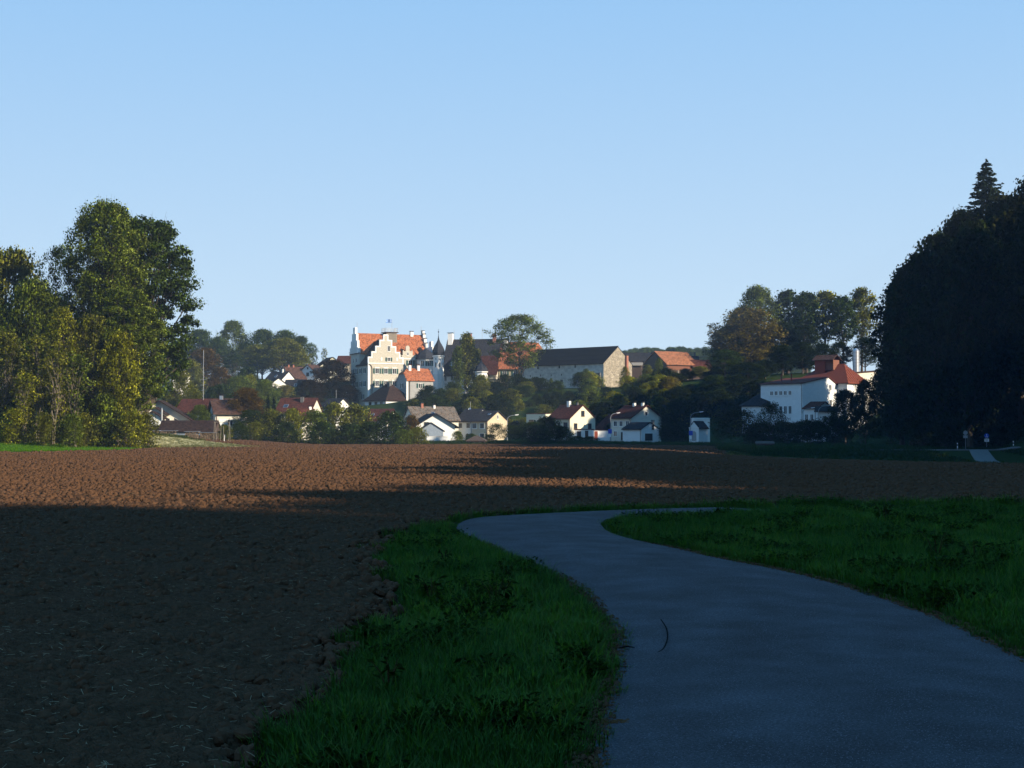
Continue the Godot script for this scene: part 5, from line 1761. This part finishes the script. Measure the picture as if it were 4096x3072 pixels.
func make_village_trees() -> void:
	# wooded hill, far left
	var far := [
		[800, 1318, 590, 190, "round_a", "green_cool", "dark tree at the left end of the hilltop wood"],
		[720, 1370, 585, 170, "round_b", "green_cool", "cool green tree on the hilltop just right of the tall poplar"],
		[930, 1284, 590, 150, "round_c", "green_fresh", "tall light green tree topping the hilltop wood"],
		[870, 1350, 575, 150, "round_b", "green_cool", "dark tree left of the tall light green hilltop tree"],
		[1050, 1318, 590, 180, "round_a", "green_cool", "broad dark tree right of the tall light green hilltop tree"],
		[1140, 1322, 590, 160, "round_b", "green_cool", "dark hilltop tree above the olive trees"],
		[1205, 1345, 580, 120, "round_c", "green_cool", "dark tree at the right end of the hilltop wood"],
		[985, 1370, 570, 140, "round_a", "green_deep", "deep green tree under the tall light green hilltop tree"],
		[1258, 1372, 600, 40, "pole_tree", "green_cool", "thin green tree standing alone against the sky"],
		[1298, 1388, 600, 34, "pole_tree", "olive", "thin olive tree standing alone against the sky"],
		[1030, 1378, 545, 180, "round_b", "olive", "olive-brown tree left of the largest autumn tree on the hill"],
		[1130, 1352, 540, 220, "round_a", "olive", "largest olive autumn tree above the hill houses"],
		[1190, 1390, 548, 120, "round_c", "olive", "olive tree above the steep brown roof"],
		[820, 1392, 500, 170, "round_b", "rust", "rust-brown tree behind the antenna mast"],
		[885, 1470, 470, 130, "round_c", "rust", "rust and green tree below the antenna mast top"],
		[760, 1440, 480, 140, "round_a", "olive", "olive tree left of the rust-brown one"],
		[935, 1420, 500, 120, "loose", "green_deep", "crooked pine-like tree with bare trunk on the hillside"],
		[990, 1470, 490, 120, "round_c", "green_deep", "deep green tree below the crooked bare trunk"],
		[960, 1505, 440, 190, "round_a", "green", "broad green tree in the middle of the left hillside"],
		[1060, 1520, 430, 150, "round_b", "green", "round green tree left of the lowest hill house"],
		[1000, 1500, 450, 90, "round_c", "yellow_green", "small yellow-green tree between the broad green ones"],
		[880, 1540, 400, 160, "round_a", "green_deep", "dark green tree behind the mast foot"],
		[1010, 1580, 400, 150, "round_b", "green_deep", "dark green tree behind the walnut"],
		[1140, 1542, 497, 85, "shrub_b", "gold", "golden yellow bush below the white hill houses"],
		[1330, 1440, 445, 200, "round_a", "maroon", "dark maroon chestnut left of the castle"],
		[1240, 1520, 440, 150, "round_b", "maroon", "smaller dark maroon tree below the hill houses"],
		[1390, 1540, 440, 110, "round_c", "maroon", "dark tree squeezed against the castle's left corner"],
	]
	for q in far:
		tree(q[0], q[1], q[2], q[3], q[4], q[5], "hill_bush" if q[4] == "shrub_b" else "hill_tree", q[6], "bush" if q[4] == "shrub_b" else "tree")
	var near := [
		[720, 1480, 335, 150, "round_c", "olive", "olive tree with orange tints behind the cream house"],
		[770, 1560, 320, 130, "round_b", "olive", "olive-green tree above the mossy shed roof"],
		[800, 1620, 300, 110, "round_c", "green", "green tree right of the wide dark roof"],
		[815, 1645, 282, 80, "shrub_b", "green_fresh", "fresh green bush before the brown-roofed house"],
		[690, 1560, 345, 110, "round_a", "rust", "rusty tree above the white gabled wing"],
		[985, 1552, 300, 170, "round_b", "rust", "rust-topped walnut tree behind the hedge"],
		[1000, 1640, 294, 150, "round_a", "green_deep", "dark walnut crown in front of the rust-topped one"],
		[1072, 1588, 318, 26, "thuja", "needle", "left one of two dark pointed thujas"],
		[1096, 1592, 316, 24, "thuja", "needle", "right one of two dark pointed thujas"],
	]
	for q in near:
		tree(q[0], q[1], q[2], q[3], q[4], q[5], "thuja" if q[4] == "thuja" else "garden_tree", q[6], "tree")
	var hedge := [
		[900, 1700, 262, 70, "shrub_b", "olive", "olive bush inside the wooden frame"],
		[955, 1690, 280, 80, "shrub_a", "green_deep", "dark bush right of the wooden frame"],
		[1020, 1690, 285, 90, "shrub_b", "olive", "olive bush under the walnut tree"],
		[1090, 1640, 292, 150, "shrub_a", "olive", "large olive bush below the thujas"],
		[1170, 1638, 290, 110, "shrub_b", "yellow_green", "yellow-green bush below the skylight roof"],
		[1145, 1690, 284, 120, "shrub_a", "green_deep", "dark low bush before the yellow-green one"],
		[1255, 1645, 292, 150, "shrub_b", "green", "green hedge bush left of the middle of the hedge"],
		[1335, 1615, 296, 150, "shrub_a", "olive", "tall olive hedge bush below the castle's left corner"],
		[1290, 1690, 284, 140, "shrub_a", "green_deep", "dark low bush in the middle of the hedge"],
		[1420, 1622, 298, 160, "shrub_b", "olive", "tall olive bush left of the round dark one"],
		[1400, 1695, 284, 150, "shrub_a", "green_deep", "dark low bush left of the round dark one"],
		[1480, 1690, 286, 150, "shrub_b", "green_deep", "dark low bush behind the round one"],
		[1560, 1650, 288, 170, "shrub_a", "green_deep", "round dark green bush, largest of the hedge"],
		[1645, 1664, 292, 90, "shrub_b", "rust", "rust-coloured bush left of the white gabled house"],
		[1670, 1710, 284, 90, "shrub_a", "olive", "olive bush at the right end of the hedge"],
		[1615, 1720, 281, 90, "shrub_b", "green", "low green bush between the dark and the olive one"],
		[1830, 1725, 318, 50, "shrub_b", "green_fresh", "light green bush right of the white garage"],
		[1885, 1735, 312, 60, "shrub_a", "green_deep", "small dark bush before the duplex"],
		[1960, 1738, 306, 60, "shrub_b", "yellow_green", "yellowish bush beside the little wooden hut"],
		[1985, 1695, 305, 100, "orchard", "green_deep", "small dark fruit tree before the beige duplex"],
		[2045, 1700, 303, 100, "orchard", "green_deep", "dark fruit tree below the lamp by the duplex"],
		[2120, 1690, 302, 130, "orchard", "green_deep", "dark fruit tree left of the wide hedge"],
		[2190, 1668, 312, 150, "shrub_a", "green_deep", "tall dark bush hiding the flat annex"],
		[2140, 1690, 306, 140, "shrub_b", "green_deep", "dark bush left of the one hiding the annex"],
		[2240, 1705, 304, 120, "shrub_a", "green_deep", "dark bush before the yellow house"],
		[2310, 1745, 322, 80, "shrub_a", "green_deep", "clipped low hedge before the porch"],
		[2360, 1746, 322, 80, "shrub_a", "green_deep", "clipped low hedge before the long low garage"],
	]
	for q in hedge:
		tree(q[0], q[1], q[2], q[3], q[4], q[5], "garden_bush" if q[4] != "orchard" else "fruit_tree", q[6], "bush" if q[4] != "orchard" else "tree")
	# castle hill
	tree(2078, 1256, 430, 285, "ash", "green_fresh", "ash_tree", "large light green ash with spreading crown above the castle terrace", "tree", "", "bark", 0.0)
	tree(1868, 1338, 430, 85, "column", "olive", "ivy_clad_tree", "tall narrow ivy-clad tree before the dark rear wing")
	tree(1832, 1390, 428, 60, "column", "green", "ivy_clad_tree", "narrower ivy-clad tree left of the tall one")
	tree(1905, 1400, 432, 60, "column", "olive", "ivy_clad_tree", "ivy-clad tree right of the tall one, above the turret")
	tree(1690, 1560, 416, 50, "thuja", "needle", "conifer", "dark small conifer below the grey annex")
	var hill := [
		[2635, 1435, 420, 45, "birch", "green_fresh", "light birch before the timber barn"],
		[2590, 1462, 425, 60, "birch", "olive", "olive birch left of the light one"],
		[2500, 1470, 418, 55, "birch", "olive", "olive small tree before the stone gable"],
		[2345, 1478, 418, 60, "birch", "green_fresh", "light green small tree before the barn wall"],
		[2205, 1515, 410, 30, "birch", "green_fresh", "slim light green sapling before the barn wall"],
		[2320, 1490, 422, 90, "shrub_a", "green_deep", "dark bush against the barn wall"],
		[2720, 1500, 420, 60, "birch", "green_fresh", "light green tree right of the board piles"],
		[2760, 1490, 425, 80, "round_c", "green_deep", "dark tree right of the timber barn"],
		[2800, 1465, 432, 90, "round_b", "olive", "olive tree hiding the small red roof hut"],
	]
	for q in hill:
		tree(q[0], q[1], q[2], q[3], q[4], q[5], "slope_tree" if q[4] != "shrub_a" else "slope_bush", q[6], "tree" if q[4] != "shrub_a" else "bush")
	rng.seed = 71
	var tints := ["forest", "forest", "green_deep", "olive", "forest"]  # mostly dark leaves, the unlit slope is put into their colour
	for i in 190:
		var px := rng.randf_range(1655, 3000)
		var d := rng.randf_range(376, 424)
		if px < 1990 and d > 416:
			continue
		var x := (px - 2048) * d / F
		var tone: String = tints[rng.randi() % 5]
		var warm := px > 2260 and px < 2700 and d > 395  # bushes in the sun, given brighter leaf colours to look lit
		if warm and rng.randf() < 0.45:
			tone = ["yellow_green", "gold", "green_fresh"][rng.randi() % 3]
		var r := rng.randf_range(1.6, 3.6)
		var mark := "above the chapel"
		for q in [[1750, "below the grey annex"], [1850, "below the onion-domed tower"], [1960, "below the garden turret"], [2090, "below the terrace wall"], [2220, "below the barn's left buttress"], [2330, "below the barn windows"], [2440, "below the rubble gable"], [2560, "above the red-roofed house"], [2680, "below the light birch"], [2800, "below the board piles"]]:
			if px < q[0]:
				mark = q[1]
				break
		var level := "low" if d < 390 else ("high" if d > 408 else "halfway up")
		var look: String = {"forest": "dark", "green_deep": "deep green", "olive": "olive", "green_fresh": "light green", "yellow_green": "yellow-green", "gold": "golden"}[tone]
		var lab := "%s bush %s on the castle hill slope %s" % [look, level, mark]
		var grp := "bushes on the castle hill slope"
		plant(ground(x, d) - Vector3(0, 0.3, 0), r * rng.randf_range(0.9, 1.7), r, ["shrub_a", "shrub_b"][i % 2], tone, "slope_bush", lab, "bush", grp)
	# trees above and around the brewery
	var grove := [
		[2985, 1232, 461, 330, "round_a", "amber", "big rust-tinged chestnut at the left end of the grove above the brewery"],
		[2925, 1300, 468, 220, "round_b", "green_deep", "dark tree behind the left side of the rust-tinged chestnut"],
		[3030, 1146, 474, 200, "round_c", "green_fresh", "tall light green tree rising behind the rust-tinged chestnut"],
		[2960, 1230, 476, 130, "round_a", "green", "green tree peeping out left of the tall light green one"],
		[3150, 1160, 476, 170, "wood_high", "green_deep", "dark high-crowned tree right of the tall light green one"],
		[3225, 1168, 474, 140, "wood_high", "green_deep", "dark high-crowned tree above the brewery's left end"],
		[3300, 1165, 476, 170, "wood_high", "olive", "olive high-crowned tree with bare trunk above the malt house"],
		[3370, 1185, 472, 140, "wood_high", "green_deep", "dark bare-trunked tree above the vent tower"],
		[3445, 1150, 476, 130, "wood_high", "olive", "olive high-crowned tree above the grain silo"],
		[3130, 1290, 466, 180, "wood_a", "forest", "dark full tree behind the brewery's left wing"],
		[3215, 1300, 462, 150, "wood_b", "forest", "dark full tree behind the tall brewery block"],
		[2900, 1400, 418, 170, "round_b", "green_deep", "dark tree low on the slope left of the grove"],
		[2990, 1450, 405, 210, "round_a", "forest", "dark tree at the foot of the rust-tinged chestnut"],
		[3060, 1440, 415, 120, "round_c", "forest", "dark narrow tree left of the brewery wing"],
		[2860, 1500, 400, 140, "round_b", "green_deep", "dark bushy tree above the wayside chapel"],
		[3130, 1380, 418, 150, "round_b", "forest", "dark round tree just above the brewery's left wing"],
		[3210, 1370, 420, 150, "round_a", "forest", "dark round tree just above the tall brewery block"],
		[3290, 1375, 422, 140, "round_b", "forest", "dark round tree behind the vent tower"],
		[3360, 1370, 424, 120, "round_c", "forest", "dark round tree behind the malt house roof"],
		[3460, 1350, 420, 140, "round_b", "forest", "dark round tree behind the grain silo"],
		[2950, 1500, 400, 140, "shrub_a", "forest", "dark thicket bush below the rust-tinged chestnut"],
		[3030, 1520, 398, 130, "shrub_b", "forest", "dark thicket bush left of the brewery wing roof"],
		[2880, 1560, 392, 140, "shrub_a", "forest", "dark thicket bush on the slope above the chapel"],
		[2800, 1570, 392, 130, "shrub_b", "forest", "dark thicket bush left of the one above the chapel"],
		[2960, 1590, 388, 140, "shrub_a", "forest", "dark thicket bush low on the slope left of the brewery"],
		[2720, 1600, 372, 170, "shrub_a", "forest", "dark bush right of the gabled garage"],
		[2660, 1655, 352, 60, "shrub_b", "forest", "dark bush touching the gabled garage"],
		[2690, 1690, 340, 120, "shrub_a", "forest", "wide dark bush between garage and chapel"],
	]
	for q in grove:
		tree(q[0], q[1], q[2], q[3], q[4], q[5], "grove_tree" if not q[4].begins_with("shrub") else "grove_bush", q[6], "tree" if not q[4].begins_with("shrub") else "bush")
	var gardens := [
		[2955, 1640, 288, 230, "orchard", "forest_warm", "wide many-stemmed dark garden tree right of the chapel"],
		[3085, 1612, 292, 130, "orchard", "forest", "dark fruit tree with bent trunk before the brewery front"],
		[2895, 1690, 296, 90, "orchard", "forest", "small dark fruit tree hiding the chapel side"],
		[3160, 1690, 282, 150, "orchard", "forest", "dark fruit tree below the brewery lettering"],
		[3240, 1680, 276, 180, "orchard", "forest", "dark fruit tree before the brewery porch"],
		[3330, 1665, 272, 190, "orchard", "forest", "wide dark fruit tree right of the brewery lamps"],
		[3440, 1640, 268, 190, "orchard", "forest", "tall dark fruit tree below the forest edge"],
		[3560, 1660, 262, 210, "orchard", "forest", "dark fruit tree under the forest edge left of the signs"],
		[3690, 1690, 252, 200, "orchard", "forest", "dark fruit tree nearest the signs"],
		[3380, 1560, 300, 150, "round_c", "forest", "dark tree covering the right end of the brewery"],
		[3460, 1520, 296, 130, "round_b", "forest", "dark tree before the cream brewery wing"],
		[3440, 1545, 330, 60, "birch", "green_fresh", "small sunlit tree before the cream wing"],
		[3060, 1690, 312, 130, "shrub_a", "forest", "dark shrub below the brewery's left wing"],
		[3130, 1685, 314, 120, "shrub_a", "forest", "dark shrub at the foot of the tall brewery block"],
		[3200, 1690, 312, 120, "shrub_b", "forest", "dark shrub left of the brewery office"],
		[3270, 1688, 310, 130, "shrub_a", "forest", "dark shrub below the brewery office windows"],
		[3350, 1680, 310, 130, "shrub_b", "forest", "dark shrub below the brewery porch"],
		[3020, 1700, 300, 110, "shrub_a", "forest", "dark shrub between the garden tree and bent fruit tree"],
	]
	for q in gardens:
		tree(q[0], q[1], q[2], q[3], q[4], q[5], "garden_shrub" if q[4].begins_with("shrub") else "orchard_tree", q[6], "bush" if q[4].begins_with("shrub") else "tree")


func make_forest() -> void:
	# the wooded slope on the right: the trees in view one by one
	rng.seed = 88
	var sp := at(3945, 632, 262)
	plant(Vector3(sp.x, gh(sp.x, 262), -262), sp.y - gh(sp.x, 262), 10.0, "spruce", "needle", "spruce_tree", "dark pointed spruce towering over the wood on the right")
	var hidden := []
	for row in 6:
		for i in 60:
			var x: float = [65.0, 73.0, 82.0, 91.0, 101.0, 112.0][row] + rng.randf_range(-3, 3)
			var d: float = -95.0 + i * 7.6 + rng.randf_range(-3, 3)
			if d > 160 and d < 228 and x < 79:
				x = 79 + rng.randf_range(0, 5)
			elif d >= 228 and d < 262 and x < 70:
				x += 6
			var a := x / maxf(d, 1)
			if d > 352 or (d > 0 and a < 0.262):
				continue
			if absf(x - sp.x) < 4 and absf(d - 262) < 5:
				continue
			if rng.randf() < 0.05 and row > 0 and d > 60:
				continue
			var share := lerpf(0.575, 0.50, ss(-50, -10, d)) - rng.randf_range(0.0, 0.2) * rng.randf_range(0.3, 1.0)
			if a < 0.285:
				share -= 0.04
			var h: float = clampf(x * share + EYE - gh(x, d), 20, 42)
			if d > 124 and d < 163:
				h *= 0.5
			var r := rng.randf_range(5.2, 7.2)
			var seen := d > 160 and a < 0.40
			var kind: String = ["wood_a", "wood_b"][rng.randi() % 2]
			if seen:
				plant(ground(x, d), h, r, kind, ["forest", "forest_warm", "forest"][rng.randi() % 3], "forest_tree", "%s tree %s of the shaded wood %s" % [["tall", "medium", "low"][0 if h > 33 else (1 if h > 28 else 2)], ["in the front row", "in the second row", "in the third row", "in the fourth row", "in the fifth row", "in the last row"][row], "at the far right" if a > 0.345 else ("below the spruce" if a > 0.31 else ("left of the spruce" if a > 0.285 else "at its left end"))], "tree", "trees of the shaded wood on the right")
			else:
				hidden.append(Transform3D(Basis(Vector3.UP, rng.randf() * TAU).scaled(Vector3(r / 7, h / 28, r / 7)), ground(x, d)))
	for q in [[92.0, 350.0, 22.0], [99.0, 345.0, 25.0], [106.0, 350.0, 24.0], [98.0, 360.0, 19.0], [104.0, 357.0, 23.0], [110.0, 354.0, 25.0], [93.0, 366.0, 15.0]]:
		hidden.append(Transform3D(Basis(Vector3.UP, q[0]).scaled(Vector3(0.75, q[2] / 28, 0.75)), ground(q[0], q[1])))
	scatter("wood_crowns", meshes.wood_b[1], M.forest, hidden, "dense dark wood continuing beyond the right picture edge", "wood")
	scatter("wood_trunks", meshes.wood_b[0], M.bark, hidden, "trunks of the wood beyond the right picture edge", "wood")
	# undergrowth at the forest edge
	for i in 26:
		var d := 196.0 + i * 3.4 + rng.randf_range(-1.5, 1.5)
		var x := 0.262 * d + rng.randf_range(0, 26)
		if d < 226 and x < 78:
			x = 78 + rng.randf() * 4
		plant(ground(x, d), rng.randf_range(2.5, 6), rng.randf_range(2, 3.6), "shrub_a", "forest", "forest_bush", "%s bush at the foot of the shaded wood, %s" % ["nearer" if d < 240 else "farther", "behind the signs" if x / d > 0.30 else "left of the signs"], "bush", "bushes at the foot of the wood")
	# far wooded ridge
	var ridge := []
	for i in 420:
		var d := rng.randf_range(820, 960)
		var x := rng.randf_range(0.045, 0.2) * d
		ridge.append(Transform3D(Basis(Vector3.UP, rng.randf() * TAU).scaled(Vector3(0.75, rng.randf_range(0.6, 0.95), 0.75)), ground(x, d) - Vector3(0, 2, 0)))
	scatter("ridge_wood", meshes.round_c[1], M.green_cool, ridge, "hazy green wood on the far ridge behind the barns", "wood")


func make_signs() -> void:
	var d := 224.0
	var p := at(3863, 1812, d)
	var o := thing("sign_post", "two traffic signs seen from behind on a grey pole", "sign", ground(p.x, d) + Vector3(0, 0.1, 0))
	rod(o, "pole", Vector3(0, -0.3, 0), Vector3(0, 2.85, 0), 0.04)
	var s := Shape.new()
	s.lathe([[0, -0.015], [0.33, -0.015], [0.33, 0.015], [0, 0.015]], 24)
	part(o, "round_sign", s, M.pole_grey).transform = Transform3D(Basis(Vector3.RIGHT, PI / 2), Vector3(0, 2.5, -0.06))
	part(o, "plate", box_shape(Vector3(-0.33, 1.7, -0.075), Vector3(0.33, 2.12, -0.05)), M.pole_grey)
	p = at(3947, 1806, 226)
	o = thing("path_sign", "round blue path sign with white symbol above a white text plate", "sign", ground(p.x, 226))
	rod(o, "pole", Vector3(0, -0.3, 0), Vector3(0, 2.5, 0), 0.04)
	s = Shape.new()
	s.lathe([[0, -0.015], [0.36, -0.015], [0.36, 0.015], [0, 0.015]], 28)
	var disc := part(o, "round_sign", s, M.sign_blue)
	disc.transform = Transform3D(Basis(Vector3.RIGHT, PI / 2), Vector3(0, 2.15, 0.06))
	s = Shape.new()
	s.box(Vector3(-0.05, 0.016, -0.24), Vector3(0.03, 0.03, -0.02))
	s.box(Vector3(-0.17, 0.016, 0.14), Vector3(-0.06, 0.03, 0.24))
	s.box(Vector3(0.05, 0.016, 0.14), Vector3(0.17, 0.03, 0.24))
	s.box(Vector3(-0.1, 0.016, 0.08), Vector3(0.1, 0.03, 0.12))
	part(disc, "white_symbol", s, M.post_white)
	var pl := part(o, "text_plate", box_shape(Vector3(-0.34, 1.25, 0.045), Vector3(0.34, 1.72, 0.075)), M.post_white)
	s = Shape.new()
	for i in 3:
		s.box(Vector3(-0.24, 1.34 + i * 0.12, 0.075), Vector3(0.24 - 0.08 * (i % 2), 1.39 + i * 0.12, 0.08))
	part(pl, "print", s, M.black)
	var labels := ["white delineator post left of the two signs", "white delineator post at the far right of the road"]
	for i in 2:
		p = at([3830, 4054][i], 1805, 223)
		var q := thing("delineator_post", labels[i], "road post", ground(p.x, 223) + Vector3(0, 0.1, 0), 0, "delineator posts by the road")
		var body := Shape.new()
		body.prism(PackedVector2Array([Vector2(-0.06, -0.2), Vector2(0.06, -0.2), Vector2(0.06, 0.55), Vector2(-0.06, 0.55)]), -0.05, 0.05)
		part(q, "foot", body, M.post_white)
		part(q, "black_band", box_shape(Vector3(-0.062, 0.55, -0.052), Vector3(0.062, 0.75, 0.052)), M.black)
		body = Shape.new()
		body.prism(PackedVector2Array([Vector2(-0.06, 0.75), Vector2(0.06, 0.75), Vector2(0.06, 0.92), Vector2(-0.06, 1.0)]), -0.05, 0.05)
		part(q, "head", body, M.post_white)
	# little wooden hut at the field edge, right of the garage
	var H := house("garden_hut", "little dark wooden hut at the field edge before the duplex", "hut", 1936, 1786, 300, {"L": 3.4, "W": 3, "eave": 1.2, "rise": 0.8, "yaw": -6, "side": -1, "wall": "wood_dark", "roof": "wood_dark", "hip_l": 1.4, "hip_r": 1.4, "over": 0.3, "gutter": false})
	part(H.root, "pale_board", box_shape(Vector3(-2.6, 0.75, 0), Vector3(-0.5, 0.85, 0.05)), M.wood_grey)
	H = house("compost_shed", "low red-brown shed under the orchard trees", "shed", 3090, 1812, 262, {"L": 2.6, "W": 2.5, "eave": 1.6, "rise": 0.3, "yaw": -8, "side": -1, "wall": "wood_dark", "roof": "wood_dark", "gutter": false})
	p = at(897, 1768, 250)
	o = thing("field_stake", "thin pale stake standing at the field edge by the frame", "stake", ground(p.x, 250))
	rod(o, "stake", Vector3(0, -0.2, 0), Vector3(0.05, 1.3, 0), 0.05, "post_white")

	# weeds and litter on the verge and path
	rng.seed = 91
	var weeds := [[1725, 2395, 0.26, "tall dark dock plant near the field side of the left verge"], [1985, 2430, 0.3, "dark dock plant in the middle of the left verge"], [2020, 2300, 0.2, "small dark weed near the path on the left verge"], [1780, 2240, 0.2, "small dark weed far up the left verge"], [3740, 2230, 0.4, "tall tangled weed in the right meadow"], [3890, 2250, 0.32, "dark dock plant in the right meadow near the picture edge"], [3530, 2080, 0.4, "low dark weed far back in the right meadow"], [1560, 2760, 0.22, "nettle clump on the field side of the near left verge"]]
	for q in weeds:
		var dd: float = 9472.0 / (q[1] + 20 - 1735.0)
		var x: float = (q[0] - 2048) * dd / F
		var w := thing("weed_plant", q[3], "weed", ground(x, dd), rng.randf() * 360)
		var h: float = q[2]
		var L := Leaves.new()
		var st := Shape.new()
		for i in 5:
			var a := i * 1.256 + rng.randf()
			var out := Vector3(cos(a), 0, sin(a))
			st.tube([Vector3.ZERO, out * h * 0.25 + Vector3(0, h * 0.7, 0), out * h * 0.5 + Vector3(0, h, 0)], [0.006, 0.004, 0.002], 4)
			for k in 7:
				var t := 0.3 + 0.1 * k
				var c := out * h * 0.45 * t + Vector3(0, h * t * 1.05, 0)
				var dr := (out + any_dir() * 0.9 - Vector3(0, 0.3, 0)).normalized()
				var g := rng.randf_range(0.7, 1.3)
				L.leaf(c + dr * h * 0.16, (Vector3.UP + any_dir() * 0.6).normalized(), dr, h * 0.36, h * 0.15, Color(g, g, g))
		part(w, "stem", st, M.stalk)
		part(w, "foliage", L.mesh(), M.weed)
	o = thing("fallen_twig", "small dark twig lying on the left edge of the path", "twig", Vector3(0.82, 0.055, -10.75), 15)
	s = Shape.new()
	s.tube([Vector3(-0.05, 0, 0), Vector3(0.0, 0.012, 0.01), Vector3(0.07, 0, 0)], [0.006, 0.007, 0.003], 5)
	part(o, "stem", s, M.tar)
	o = thing("dirt_smear", "brown earth smeared over the near left edge of the path", "dirt", Vector3(0.53, 0.025, -8.15), 8)
	s = Shape.new()
	for i in 90:
		var c := Vector3(rng.randf_range(-0.05, 0.13), 0, rng.randf_range(-0.05, 0.05))
		s.boxt(Transform3D(Basis(Vector3.UP, rng.randf() * TAU), c), Vector3(0.02, 0.008, 0.014) * rng.randf_range(0.4, 1.1))
	part(o, "crumbs", s, M.leaf_brown)
	o = thing("pale_leaf", "single pale leaf on the path near the left verge", "leaf", Vector3(0.86, 0.06, -11.2))
	var LL := Leaves.new()
	LL.leaf(Vector3.ZERO, Vector3.UP, Vector3.RIGHT, 0.06, 0.025, Color(1.2, 1.2, 1.4))
	part(o, "blade", LL.mesh(), M.straw)
	# tar crack curving over the path
	var cr := Shape.new()
	var pts := [[2640, 2508], [2660, 2540], [2667, 2570], [2664, 2600], [2650, 2630], [2628, 2645]]
	var line := []
	for q in pts:
		var dd: float = 9472.0 / (q[1] - 1735.0)
		line.append([dd, (q[0] - 2048) * dd / F])
	var sm := smooth_line(line, 4)
	for i in sm.size() - 1:
		var a: Vector3 = sm[i]
		var b: Vector3 = sm[i + 1]
		var side := (b - a).cross(Vector3.UP).normalized() * 0.006
		var up := Vector3(0, 0.0735, 0)
		cr.poly([a - side + up, b - side + up, b + side + up, a + side + up])
	var crack := part(self, "tar_seam", cr, M.tar)
	tag(crack, "thin dark tar seam curving over the near path", "tar seam")


func _ready() -> void:
	# camera
	var cam := Camera3D.new()
	cam.name = "camera"
	cam.fov = rad_to_deg(2 * atan(1536.0 / F))
	cam.position = Vector3(0, EYE, 0)
	cam.rotation.x = PITCH
	cam.far = 5000
	add_child(cam)
	cam.current = true
	# clear sky
	var sky := ProceduralSkyMaterial.new()
	sky.sky_top_color = lin(0.046, 0.215, 0.462)
	sky.sky_horizon_color = lin(0.375, 0.455, 0.510)
	sky.sky_curve = 0.21
	sky.ground_horizon_color = lin(0.30, 0.38, 0.46)
	sky.ground_bottom_color = lin(0.05, 0.05, 0.05)
	sky.sun_angle_max = 1.0
	var env := Environment.new()
	env.background_mode = Environment.BG_SKY
	env.sky = Sky.new()
	env.sky.sky_material = sky
	env.tonemap_mode = Environment.TONE_MAPPER_LINEAR
	env.tonemap_exposure = 1.9
	env.sdfgi_enabled = true
	env.ssao_enabled = true
	env.ssil_enabled = true
	env.fog_enabled = true
	env.fog_density = 0.00014
	env.fog_light_color = lin(0.32, 0.45, 0.62)
	var we := WorldEnvironment.new()
	we.environment = env
	add_child(we)
	# low sun from the right, a little behind the camera
	var sun := DirectionalLight3D.new()
	sun.name = "sun"
	sun.light_energy = 1.6
	sun.light_color = Color(1.0, 0.93, 0.82)
	sun.light_angular_distance = 0.5
	sun.shadow_enabled = true
	var az := deg_to_rad(58)
	var el := deg_to_rad(22.5)
	var to_sun := Vector3(cos(el) * sin(az), sin(el), cos(el) * cos(az))
	add_child(sun)
	sun.basis = Basis.looking_at(-to_sun)

	wobble.seed = 4
	wobble.frequency = 0.02
	rough.seed = 7
	rough.frequency = 0.05
	make_materials()
	var left := smooth_line(OUTER)
	var right := smooth_line(INNER)
	for p in left:
		path_outline.append(Vector2(p.x, -p.z))
	right.reverse()
	for p in right:
		path_outline.append(Vector2(p.x, -p.z))
	path_wide = Geometry2D.offset_polygon(path_outline, 0.14)[0]
	path_core = Geometry2D.offset_polygon(path_outline, -0.07)[0]
	make_land()
	make_plants()
	make_castle_hill()
	make_lower_village()
	make_left_village()
	make_left_trees()
	make_village_trees()
	make_forest()
	make_signs()
	make_ground_cover()
